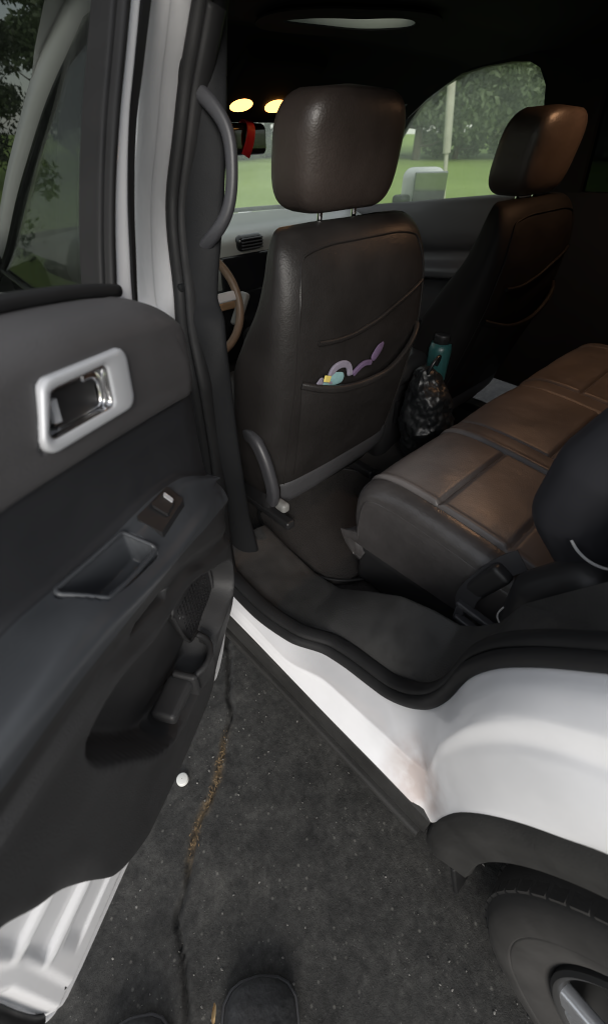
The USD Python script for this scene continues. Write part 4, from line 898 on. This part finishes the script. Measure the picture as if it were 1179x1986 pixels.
q2 = np.stack([S_.ravel(), Z_.ravel()], 1)
rr = np.arange(G.shape[0])[:, None] / PER * np.ones(NS)
# front edge turns in towards the hinge
uu = np.broadcast_to(np.linspace(0, 1, NS), S_.shape)
W_ -= 0.030 * (1 - smooth(uu, 0.0, 0.018))
# recess behind the door pull
BZ_IN = [(0.437, 1.345), (0.330, 1.334), (0.338, 1.274), (0.464, 1.294)]
dh = sdf(BZ_IN, q2).reshape(S_.shape); W_ -= 0.050 * smooth(-dh, -0.004, 0.004)
# pocket along the lower panel
PK = [(0.612, 0.955), (0.533, 0.968), (0.449, 0.940), (0.316, 0.922), (0.247, 0.878), (0.185, 0.835), (0.150, 0.790), (0.150, 0.715), (0.212, 0.690), (0.300, 0.655), (0.345, 0.640), (0.40, 0.640), (0.45, 0.648), (0.486, 0.666), (0.536, 0.735), (0.590, 0.86)]
pkc = curve(PK, 90, True)
dp = sdf(pkc, q2).reshape(S_.shape); inpk = smooth(-dp, -0.004, 0.016) * (rr > 16.5)
W_ -= 0.068 * inpk
# shallow slot under the armrest
SL = [(0.47, 0.985), (0.46, 0.999), (0.395, 0.985), (0.37, 0.968), (0.385, 0.962), (0.44, 0.975)]
ds = sdf(SL, q2).reshape(S_.shape); W_ -= 0.018 * smooth(-ds, -0.003, 0.006) * (rr > 14.6) * (rr < 18)
# grip cup in the armrest top
XYZ = D(S_, Z_, W_)
CUP = np.array(Polygon([(0.394, 0.0905), (0.380, 0.1285), (0.500, 0.1365), (0.526, 0.0895)]).buffer(-0.006).buffer(0.006, 6).exterior.coords)[:-1]
cup = sdf(CUP, np.stack([S_.ravel(), W_.ravel()], 1)).reshape(S_.shape)
on_top = (rr > 11.05) & (rr < 13.2)
XYZ[..., 2] -= np.where(on_top, 0.045 * smooth(-cup, -0.001, 0.005), 0)
trim = grid(XYZ)
fr = rr.ravel()[trim.faces].mean(1)
fpk = dp.ravel()[trim.faces].mean(1)
def region(mask): return split(trim, mask)[0]
tp = obj('trim_panel', region(fr < 7.0), soft_trim, door, True)
obj('insert_panel', region((fr >= 7.0) & (fr < 11.0)), insert_trim, door, True)
arm = obj('armrest', region((fr >= 11.0) & (fr < 15.0)), arm_trim, door, True)
obj('lower_panel', region((fr >= 15.0)), lower_trim, door, True)

# -- handle: silver bezel, dark bowl, chrome-edged lever
def rounded(poly, r, n=140):
    e = np.array(Polygon(poly).buffer(-r).buffer(r, 16).exterior.coords)[:-1]
    c = np.array([0.386, 1.309]); M2 = np.array([[1.0, 0.0], [0.2, 1.9]])
    q = (e - c) @ M2.T; a_ = np.unwrap(np.arctan2(q[:, 1], q[:, 0])); e = e[::-1] if a_[-1] < a_[0] else e
    q = (e - c) @ M2.T; a_ = np.arctan2(q[:, 1], q[:, 0]); o = np.argsort(a_); a_, e = a_[o], e[o]
    tt = np.linspace(-np.pi, np.pi, n, endpoint=False); return np.stack([np.interp(tt, a_, e[:, 0], period=2 * np.pi), np.interp(tt, a_, e[:, 1], period=2 * np.pi)], 1)
BZ_O = [(0.438, 1.3535), (0.297, 1.336), (0.307, 1.263), (0.474, 1.286)]
BZ_I = [(0.432, 1.3405), (0.342, 1.331), (0.349, 1.283), (0.459, 1.298)]
bo, bi = rounded(BZ_O, 0.016), rounded(BZ_I, 0.008)
def bl(t, w): p = bo * (1 - t) + bi * t; return D(p[:, 0], p[:, 1], w)
bz = obj('handle_bezel', grid([bl(-0.02, 0.085), bl(0.0, 0.103), bl(0.08, 0.1062), bl(0.25, 0.1075), bl(0.5, 0.1075), bl(0.85, 0.1068), bl(0.96, 0.1045), bl(1.0, 0.100), bl(1.0, 0.070)], cv=True), silver, door, 40)
obj('inner_lip', sweep(bl(1.02, 0.101), rprof(0.003, 0.008, 0.001), up=DN, closed=True), chrome, bz, True)
obj('handle_bowl', plate(Polygon(bi).buffer(0.001), 0.060, 0.0705, D), gloss_black, bz, False)
def on_door(m, s, z, w):
    v = m.vertices; m = m.copy(); m.vertices = D(s + v[:, 0], z + v[:, 1], w + v[:, 2]); return m
lev = Polygon([(0.356, 1.321), (0.424, 1.328), (0.430, 1.300), (0.364, 1.291)]).buffer(0.003)
lv = obj('door_handle', plate(lev, 0.072, 0.093, D), dark_plastic, door, 30)
le = curve([(0.376, 1.3275), (0.356, 1.324), (0.350, 1.312), (0.355, 1.292), (0.364, 1.286), (0.395, 1.290), (0.430, 1.295)], 50)
obj('handle_edge', sweep(D(le[:, 0], le[:, 1], 0.094), rprof(0.008, 0.007, 0.0025), up=DN, scale=np.interp(np.linspace(0, 1, 50), [0, 0.2, 0.6, 1], [1.0, 1.2, 0.9, 0.35])), chrome, lv, True)
obj('lock_button', plate([(0.420, 1.326), (0.429, 1.327), (0.433, 1.304), (0.424, 1.302)], 0.092, 0.097, D), silver, lv, False)

# -- window switch, cup lip and end cover on the armrest
sw_pl = lambda s, t, h: D(s, arm_in_z(s) * (1 - (t - 0.084) / 0.06) + ridge_z(s) * ((t - 0.084) / 0.06) + 0.008 + h, t)
obj('switch_plate', plate(Polygon([(0.268, 0.094), (0.268, 0.110), (0.350, 0.118), (0.356, 0.096)]).buffer(0.004), -0.012, 0.002, sw_pl), dark_plastic, arm, False)
swb = obj('window_switch', plate(Polygon([(0.292, 0.0985), (0.291, 0.110), (0.318, 0.114), (0.322, 0.099)]).buffer(0.0025), 0.003, 0.009, sw_pl), dark_plastic, arm, 20)
obj('switch_tip', plate(Polygon([(0.289, 0.100), (0.288, 0.109), (0.293, 0.110), (0.294, 0.101)]).buffer(0.0015), 0.008, 0.0115, sw_pl), silver, swb, False)
cl = np.vstack([np.linspace(p_, q_, 6, endpoint=False) for p_, q_ in zip(CUP, np.roll(CUP, -1, 0))])
obj('grip_lip', tube(np.stack([sw_pl(s, t, -0.002) for s, t in cl]), 0.0032, 8, True), arm_trim, arm, True)
obj('arm_pad_seam', tube(np.stack([D(s, arm_in_z(s) * 0.2 + ridge_z(s) * 0.8 + 0.003, 0.084 + (ridge_w(s) - 0.084) * 0.8) for s in np.linspace(0.56, 1.0, 30)]), 0.002, 6), insert_trim, arm, True)
# -- speaker grille and bottle holder in the pocket
SPK = Polygon([(0.330, 0.835), (0.240, 0.832), (0.165, 0.785), (0.165, 0.690), (0.220, 0.670), (0.300, 0.690)]).buffer(-0.015).buffer(0.015)
sg = obj('speaker_grille', plate(SPK, 0.056, 0.070, D), dark_plastic, door, False)
ec = np.array(SPK.exterior.coords)[:-1]; ec = curve(ec[::2], 90, True)
obj('grille_rim', tube(D(ec[:, 0], ec[:, 1], 0.070), 0.004, 8, True), lower_trim, sg, True)
hol = [(x, y) for x in np.arange(0.175, 0.325, 0.011) for y in np.arange(0.68, 0.835, 0.011) if SPK.buffer(-0.012).contains(Point(x, y))]
obj('grille_holes', cat(*[plate(Point(x, y).buffer(0.0032, 3), 0.0702, 0.0706, D) for x, y in hol]), gloss_black, sg, False)
a = np.linspace(math.pi * 0.02, math.pi * 1.02, 40)
bh = obj('bottle_holder', tube(D(0.335 + 0.052 * np.cos(a), 0.700 + 0 * a, 0.085 + 0.045 * np.sin(a)), 0.007, 8), lower_trim, door, True)
obj('holder_wall', grid([D(0.335 + 0.052 * np.cos(a), 0.700 - h + 0 * a, 0.085 + 0.045 * np.sin(a)) for h in (0.0, 0.03, 0.06)]), lower_trim, bh, True)
obj('holder_rib', on_door(rbox((0.085, 0.030, 0.052), 0.010), 0.425, 0.692, 0.092), lower_trim, door, True)
obj('holder_web', on_door(rbox((0.014, 0.070, 0.05), 0.006), 0.382, 0.68, 0.10), lower_trim, door, True)

# -- window frame and privacy glass
fz = np.r_[1.26, 1.34, 1.385, 1.446, 1.545, 1.61, 1.67, 1.76]
fs_out = np.interp(fz, [1.26, 1.336, 1.384, 1.446, 1.544, 1.672, 1.76], [0.135, 0.107, 0.084, 0.053, -0.010, -0.119, -0.195]); fs_in = np.interp(fz, [1.26, 1.35, 1.451, 1.543, 1.666, 1.76], [0.185, 0.162, 0.103, 0.034, -0.072, -0.15])
fs_ch = np.interp(fz, [1.26, 1.363, 1.455, 1.542, 1.656, 1.76], [0.235, 0.201, 0.144, 0.085, -0.005, -0.085]); fs_ch = fs_in + (fs_ch - fs_in) * 0.5
fwv = -0.005 - tum(fz) * 0.25
def fcol(f, w): return curve(D(fs_out * (1 - f) + fs_in * f, fz, fwv + w), 60)
fr_o = obj('window_frame', grid(rows([fcol(-0.04, -0.02), fcol(0.0, 0.022), fcol(0.12, 0.030), fcol(0.5, 0.032), fcol(0.88, 0.030), fcol(1.0, 0.022), fcol(1.0, -0.01)], 60, 3)), white_paint, door, True)
def gcol(t, w): return curve(D(fs_in * (1 - t) + fs_ch * t, fz, fwv + w), 60)
obj('glass_channel', grid(rows([gcol(-0.03, 0.034), gcol(0.10, 0.040), gcol(0.60, 0.040), gcol(0.66, 0.030), gcol(0.72, 0.030), gcol(0.97, 0.028), gcol(1.0, 0.018), gcol(1.0, -0.004)], 60, 3)), rubber, door, True)
obj('frame_seal', sweep(fcol(-0.30, 0.018), rprof(0.030, 0.022, 0.008), up=DN, scale=np.interp(np.linspace(0, 1, 60), [0, 0.12, 0.6, 1], [0.35, 0.4, 0.9, 1.3])), rubber, door, True)
frame_top = np.stack([D(s, z, w) for s, z, w in curve([(-0.19, 1.755, -0.04), (-0.05, 1.80, -0.08), (0.2, 1.82, -0.16), (0.5, 1.81, -0.16), (0.8, 1.78, -0.15), (0.98, 1.66, -0.11), (1.06, 1.45, -0.05), (1.06, 1.38, 0.0)], 60)])
obj('frame_header', sweep(frame_top, rprof(0.06, 0.04, 0.015), up=DN), white_paint, door, True)
S2, V2 = np.meshgrid(np.linspace(0, 1, 20), np.linspace(0, 1, 16), indexing='ij')
gz = 1.33 + 0.47 * V2; gl = np.interp(gz, fz, fs_ch) - 0.01
pane = grid(D(gl + (1.03 - 0.35 * np.clip(V2 - 0.6, 0, 1) - gl) * S2, gz, -0.010 - tum(gz) * 0.25))
obj('window_pane', pane, door_glass, door, True)
bs = np.linspace(0.17, 1.05, 60)
obj('belt_seal', sweep(D(bs, belt_z(bs) + 0.006, 0.020), rprof(0.016, 0.026, 0.007), up=DN), rubber, door, True)
# ================================================================== things lying in and about the car
def pose(name, label, cat_, loc, parts, group=None):
    r = node(name, loc=loc); tag(r, label, cat_, group)
    for n_, m_, mat_ in parts:
        m_ = m_.copy(); m_.apply_translation(-np.array(loc)); obj(n_, m_, mat_, r, True)
    return r
def nudge(parts, d): return [(a_, (lambda q: (q.apply_translation(d), q)[1])(b_.copy()), c_) for a_, b_, c_ in parts]
def flat(m, f=0.28):
    c = m.vertices.mean(0); m.vertices = c + (m.vertices - c) * [1, f, 1]; return m
pose('cloth_toy', 'small lilac and aqua cloth toy with yellow patch poking out of the driver seat pocket', 'toy', (0.465, 1.203, 0.95), nudge([
    ('body', flat(blob([(0.408, 1.201, 1.004), (0.44, 1.201, 1.008), (0.470, 1.201, 1.004)], [0.016, 0.020, 0.016])), aqua_cloth),
    ('ear', sweep(spl([(0.425, 1.200, 1.000), (0.440, 1.203, 1.030), (0.475, 1.203, 1.040), (0.505, 1.203, 1.026), (0.510, 1.200, 1.000)], 24), rprof(0.020, 0.010, 0.004), up=(0, -1, 0)), lilac_cloth),
    ('face', flat(blob([(0.386, 1.200, 1.006), (0.394, 1.200, 1.016)], [0.014, 0.011])), lilac_cloth),
    ('patch', rbox((0.024, 0.006, 0.018), 0.0028, (0.405, 1.188, 1.024), rot=R([0, 1, 0], 20)), yellow_cloth)], (0.040, 0.0, 0.006)))
pose('hair_scrunchie', 'purple cloth scrunchie tucked in the right end of the driver seat pocket', 'scrunchie', (0.65, 1.20, 1.02), [
    ('band', sweep(spl([(0.560, 1.198, 1.005), (0.60, 1.194, 1.026), (0.635, 1.196, 1.02)], 16), rprof(0.016, 0.010, 0.004), up=(0, -1, 0)), purple_cloth),
    ('loop', flat(blob([(0.650, 1.196, 1.034), (0.668, 1.196, 1.050), (0.682, 1.198, 1.060)], [0.014, 0.015, 0.008])), purple_cloth)])
def lathe(prof, loc, k=40):
    a_ = np.linspace(0, 2 * np.pi, k, endpoint=False); return grid([np.stack([loc[0] + r * np.cos(a_), loc[1] + r * np.sin(a_), np.full(k, loc[2] + z)], -1) for r, z in prof], cv=True)
pose('water_bottle', 'teal water bottle standing on the console between the front seats', 'bottle', (1.115, 1.25, 0.80), [
    ('bottle', lathe([(0.001, 0.0), (0.034, 0.002), (0.038, 0.01), (0.040, 0.09), (0.041, 0.12), (0.036, 0.145), (0.001, 0.146)], (1.115, 1.25, 0.80)), teal_m),
    ('lid', lathe([(0.001, 0.144), (0.030, 0.145), (0.030, 0.172), (0.026, 0.178), (0.001, 0.179)], (1.115, 1.25, 0.80)), dark_plastic)])
def bag():
    m = blob([(0.985, 1.21, 0.86), (0.99, 1.19, 0.78), (1.0, 1.18, 0.68), (1.02, 1.19, 0.58)], [0.05, 0.085, 0.10, 0.09]); n_ = m.vertex_normals
    m = m.subdivide(); n_ = m.vertex_normals; m.vertices = m.vertices + n_ * (meshkit.fbm(m.vertices * 22, 4, 6)[:, None] - 0.5) * 0.040; return m
pose('black_bag', 'crumpled glossy black bag hanging behind the console beside the driver seat', 'bag', (1.0, 1.19, 0.5), [
    ('bag', bag(), bag_m), ('bag_handle', tube(spl([(0.955, 1.19, 0.89), (0.965, 1.18, 0.93), (0.99, 1.18, 0.945), (1.015, 1.19, 0.93), (1.02, 1.2, 0.90)], 24), 0.006, 8), bag_m)])
c_ = pose('bottle_cap', 'round white plastic cap on the asphalt by the open door', 'bottle cap', (-0.312, 1.030, 0.0), [
    ('cap_shell', lathe([(0.001, 0.013), (0.015, 0.0125), (0.018, 0.010), (0.0185, 0.0)], (-0.312, 1.030, 0.002)), cap_m)])
def leaf():
    u = np.linspace(0, 1, 14); w = 0.007 * np.sin(np.pi * u) ** 0.8
    P = [np.stack([-0.515 + (u - 0.5) * 0.02 + k * w * 0.9, 0.560 + (u - 0.5) * 0.030, 0.030 + 0.006 * k * k + 0.008 * np.sin(u * 5)], -1) for k in (-1, -0.3, 0.3, 1)]
    return grid(P)
lf = obj('dry_leaf', leaf(), leaf_dry, smooth=True); tag(lf, 'curled dry tan leaf on the asphalt at the bottom edge of the picture', 'leaf')
def shoe(loc, yaw, wide=1.0):
    # clog with a broad rounded toe; heel towards -y in its own frame
    L = 0.32; us = np.linspace(0, 1, 60); th = np.linspace(0, 2 * np.pi, 48, endpoint=False); sec = []
    for u in us:
        hw = 0.082 * wide * np.interp(u, [0, 0.03, 0.1, 0.3, 0.55, 0.75, 0.88, 0.95, 0.985, 1], [0.05, 0.42, 0.62, 0.70, 0.82, 1.0, 0.96, 0.76, 0.48, 0.05])
        ht = np.interp(u, [0, 0.04, 0.1, 0.3, 0.5, 0.65, 0.85, 0.96, 1], [0.03, 0.075, 0.09, 0.10, 0.105, 0.095, 0.07, 0.048, 0.025])
        c_, s_ = np.cos(th), np.sin(th)
        z = np.where(s_ > 0, np.abs(s_) ** 0.8 * ht, -0.0) ; 
        sec.append(np.stack([hw * np.sign(c_) * np.abs(c_) ** 0.75, np.full_like(c_, (u - 1) * L), z + 0.006], -1))
    up_ = grid(np.array(sec), cv=True); 
    edge = np.array([(s_[:, 0].max() + 0.003, s_[0, 1]) for s_ in sec]); out = np.vstack([np.c_[edge[:, 0], edge[:, 1]], np.c_[-edge[::-1, 0], edge[::-1, 1]]])
    rim = np.c_[out[:, 0], out[:, 1], np.full(len(out), 0.018)]
    T = trimesh.transformations.translation_matrix(loc) @ R([0, 0, 1], yaw)
    sole = trimesh.creation.extrude_polygon(Polygon(out).buffer(0.001), 0.022)
    welt = tube(rim[2:-2], 0.0045, 8)
    for m_ in (up_, sole, welt): m_.apply_transform(T)
    return up_, sole, welt
for loc, yaw, lab in (((-0.405, 0.535, 0.004), -38, 'larger dark rubber clog toe in view at the bottom middle of the picture'), ((-0.655, 0.682, 0.004), -28, 'tip of a dark rubber clog beside the white lower corner of the open door')):
    u_, s_, w_ = shoe(loc, yaw, 1.0)
    pose('shoe', lab, 'shoe', loc, [('upper', u_, shoe_m), ('sole', s_, rubber), ('welt', w_, grey_plastic_dark)], None)
# loose grit and the orange plant debris in the crack: nobody could count it
def scatter_stones(n, size, seed):
    r = np.random.default_rng(seed); base = trimesh.creation.icosphere(0); out = []
    for k in range(n):
        x, y = r.uniform(-1.3, 0.5), r.uniform(-0.1, 1.7)
        if meshkit.fbm(np.array([[x * 2.5, y * 2.5, 0.3]]), 3, 2)[0] < 0.42: continue
        s = size * r.uniform(0.5, 1.0) ** 2
        out.append((base.vertices * s * r.uniform(0.6, 1.2, (1, 3)) * (1 + 0.3 * r.standard_normal((len(base.vertices), 1)).clip(-1, 1)) + [x, y, s * 0.3], base.faces))
    return cat(*out)
gr = obj('grit', scatter_stones(900, 0.0036, 3), simple('grit_stone', (0.16, 0.155, 0.145), 0.9, var=0.6, vscale=60), smooth=False); tag(gr, 'loose pale grit scattered on the driveway', 'grit', kind='stuff')
def debris():
    r = np.random.default_rng(11); out = []
    for k in range(90):
        t = r.beta(2.0, 2.0); i = np.argmin(abs(crack_line[:, 1] - (0.84 + 0.22 * t))); p = crack_line[i] + r.normal(0, 0.003 + 0.006 * r.random(), 2)
        L = r.uniform(0.003, 0.010); a_ = r.uniform(0, np.pi); b_ = trimesh.creation.box([L, 0.0016, 0.0012]); b_.apply_transform(R([0, 0, 1], math.degrees(a_))); b_.apply_transform(R([1, 0, 0], r.uniform(-20, 20))); b_.apply_translation([p[0], p[1], 0.001 + 0.003 * r.random()]); out.append(b_)
    return cat(*out)
de = obj('plant_debris', debris(), simple('orange_debris', (0.19, 0.125, 0.062), 0.9, var=0.5, vscale=60), smooth=False); tag(de, 'rotten orange plant debris along the asphalt crack', 'debris', kind='stuff')

# ================================================================== the garden beyond
def tree_meshes(seed, h, spread, n, leaf, trunk_r, base=0.25, gaps=0.42):
    r = np.random.default_rng(seed)
    top = h; tr = [tube(spl([(0, 0, -0.1), (r.normal(0, .1), r.normal(0, .1), h * 0.3), (r.normal(0, .25), r.normal(0, .25), h * 0.65), (r.normal(0, .3), r.normal(0, .3), h * 0.92)], 16), trunk_r, 8)]
    v = tr[0].vertices; tr[0].vertices = np.c_[v[:, :2] * (1 - 0.8 * np.clip(v[:, 2] / h, 0, 1))[:, None] , v[:, 2]]
    blobs = []
    for k in range(26):
        a_ = r.uniform(0, 2 * np.pi); z0 = h * r.uniform(base, 0.85); rad = spread * math.sqrt(r.uniform(0.1, 1)) * (1.15 - 0.75 * (z0 / h)); e = np.array([rad * math.cos(a_), rad * math.sin(a_), z0 + r.uniform(0.0, 0.12) * h])
        pts_ = spl([(0, 0, z0 * 0.8), e * [0.45, 0.45, 0] + [0, 0, z0 * 0.95], e], 9); b_ = sweep(pts_, ring(trunk_r * 0.28, 5), up=(0.1, 0.2, 1), scale=np.linspace(1, 0.25, 9)); tr.append(b_)
        blobs.append((e, spread * r.uniform(0.22, 0.42)))
    for k in range(8): blobs.append((np.array([r.normal(0, spread * 0.3), r.normal(0, spread * 0.3), h * r.uniform(0.75, 1.0)]), spread * r.uniform(0.2, 0.34)))
    P = []
    per = n // len(blobs)
    for e, s in blobs:
        d_ = r.standard_normal((per, 3)); d_ /= np.linalg.norm(d_, axis=1, keepdims=True); q = e + d_ * s * (r.random((per, 1)) ** 0.45) * [1, 1, 0.75]; P.append(q)
    P = np.vstack(P); keep = meshkit.fbm(P * (1.6 / spread * 2), 3, seed) > gaps; P = P[keep]; k = len(P)
    a_ = r.standard_normal((k, 3)); a_ /= np.linalg.norm(a_, axis=1, keepdims=True); b_ = np.cross(a_, r.standard_normal((k, 3))); b_ /= np.linalg.norm(b_, axis=1, keepdims=True)
    L = leaf * r.uniform(0.6, 1.3, (k, 1))
    V = np.stack([P - a_ * L, P + b_ * L * 0.45, P + a_ * L, P - b_ * L * 0.45], 1).reshape(-1, 3)
    F = np.arange(4 * k).reshape(-1, 4); F = np.vstack([F[:, [0, 1, 2]], F[:, [0, 2, 3]]])
    return cat(*tr), trimesh.Trimesh(V, F, process=False)

def place_tree(kind_, x, y, s, rot, label, group):
    if kind_ not in protos:
        args, lm = tree_args[kind_]; t_, c_ = tree_meshes(*args)
        pth = node('tree_kind_source', '/World/Looks'); stage.GetPrimAtPath(pth).SetSpecifier(Sdf.SpecifierClass)
        obj('trunk', t_, bark_m, pth, True); obj('crown', c_, lm, pth, False); protos[kind_] = pth
    p = numbered('/World', 'tree'); X_ = UsdGeom.Xform.Define(stage, p); X_.GetPrim().GetReferences().AddInternalReference(protos[kind_]); X_.GetPrim().SetInstanceable(True)
    X_.AddTranslateOp().Set(Gf.Vec3d(x, y, -0.06)); X_.AddRotateZOp().Set(rot); X_.AddScaleOp().Set(Gf.Vec3f(s, s, s)); tag(p, label, 'tree', group)
protos = {}
tree_args = {'far_a': ((21, 13.0, 4.6, 26000, 0.19, 0.26, 0.06, 0.36), leaf_far), 'far_b': ((22, 15.0, 4.2, 26000, 0.19, 0.28, 0.06, 0.38), leaf_far), 'near': ((23, 9.5, 3.4, 15000, 0.12, 0.13, 0.08, 0.52), leaf_near), 'near_b': ((24, 8.0, 3.2, 15000, 0.12, 0.11, 0.06, 0.50), leaf_near)}
rt_ = random.Random(5)
k_ = 0
for az in np.arange(22, 92, 4.6):
    for row_, (d_, s_) in enumerate(((44, 1.0), (53, 1.2))):
        a_ = math.radians(az + rt_.uniform(-1.2, 1.2) + row_ * 2.3); d2 = d_ + rt_.uniform(-2, 2)
        place_tree(('far_a', 'far_b')[k_ % 2], -0.37 + d2 * math.sin(a_), 0.42 + d2 * math.cos(a_), s_ * rt_.uniform(0.85, 1.15), rt_.uniform(0, 360), 'dense grey green tree in the row across the lawn', 'trees across the lawn'); k_ += 1
for k2, (az, d_, kd, s_) in enumerate(((3, 19, 'near', 0.95), (9.0, 24, 'near_b', 0.95), (13.6, 22, 'near', 0.72), (27, 26, 'near_b', 1.0), (-5, 22, 'near_b', 1.15), (30, 30, 'near', 1.0))):
    a_ = math.radians(az); place_tree(kd, -0.37 + d_ * math.sin(a_), 0.42 + d_ * math.cos(a_), s_, 70 * k2, 'dark loose tree seen through the glass of the open door', 'trees ahead of the car')
po = node('utility_pole', loc=(-0.37 + 12.2 * math.sin(math.radians(58.3)), 0.42 + 12.2 * math.cos(math.radians(58.3)), -0.06)); tag(po, 'pale weathered pole on the lawn seen through the passenger window', 'pole')
LX, LY = -0.12 * math.cos(YAW), 0.12 * math.sin(YAW)
obj('post', tube([(LX * h_, LY * h_, h_) for h_ in (0, 1.0, 1.9, 3.2, 5.5)], 0.042, 12), pole_m, po, True)
obj('pole_sleeve', tube([(LX * 1.25, LY * 1.25, 1.25), (LX * 1.8, LY * 1.8, 1.8), (LX * 2.4, LY * 2.4, 2.4)], 0.08, 14), pole_m, po, True)
po2 = obj('mailbox_post', rbox((0.11, 0.11, 1.5), 0.02, (7.3, 7.9, 0.7)), pole_m); tag(po2, 'short pale wooden post on the lawn left of the weathered pole', 'post')
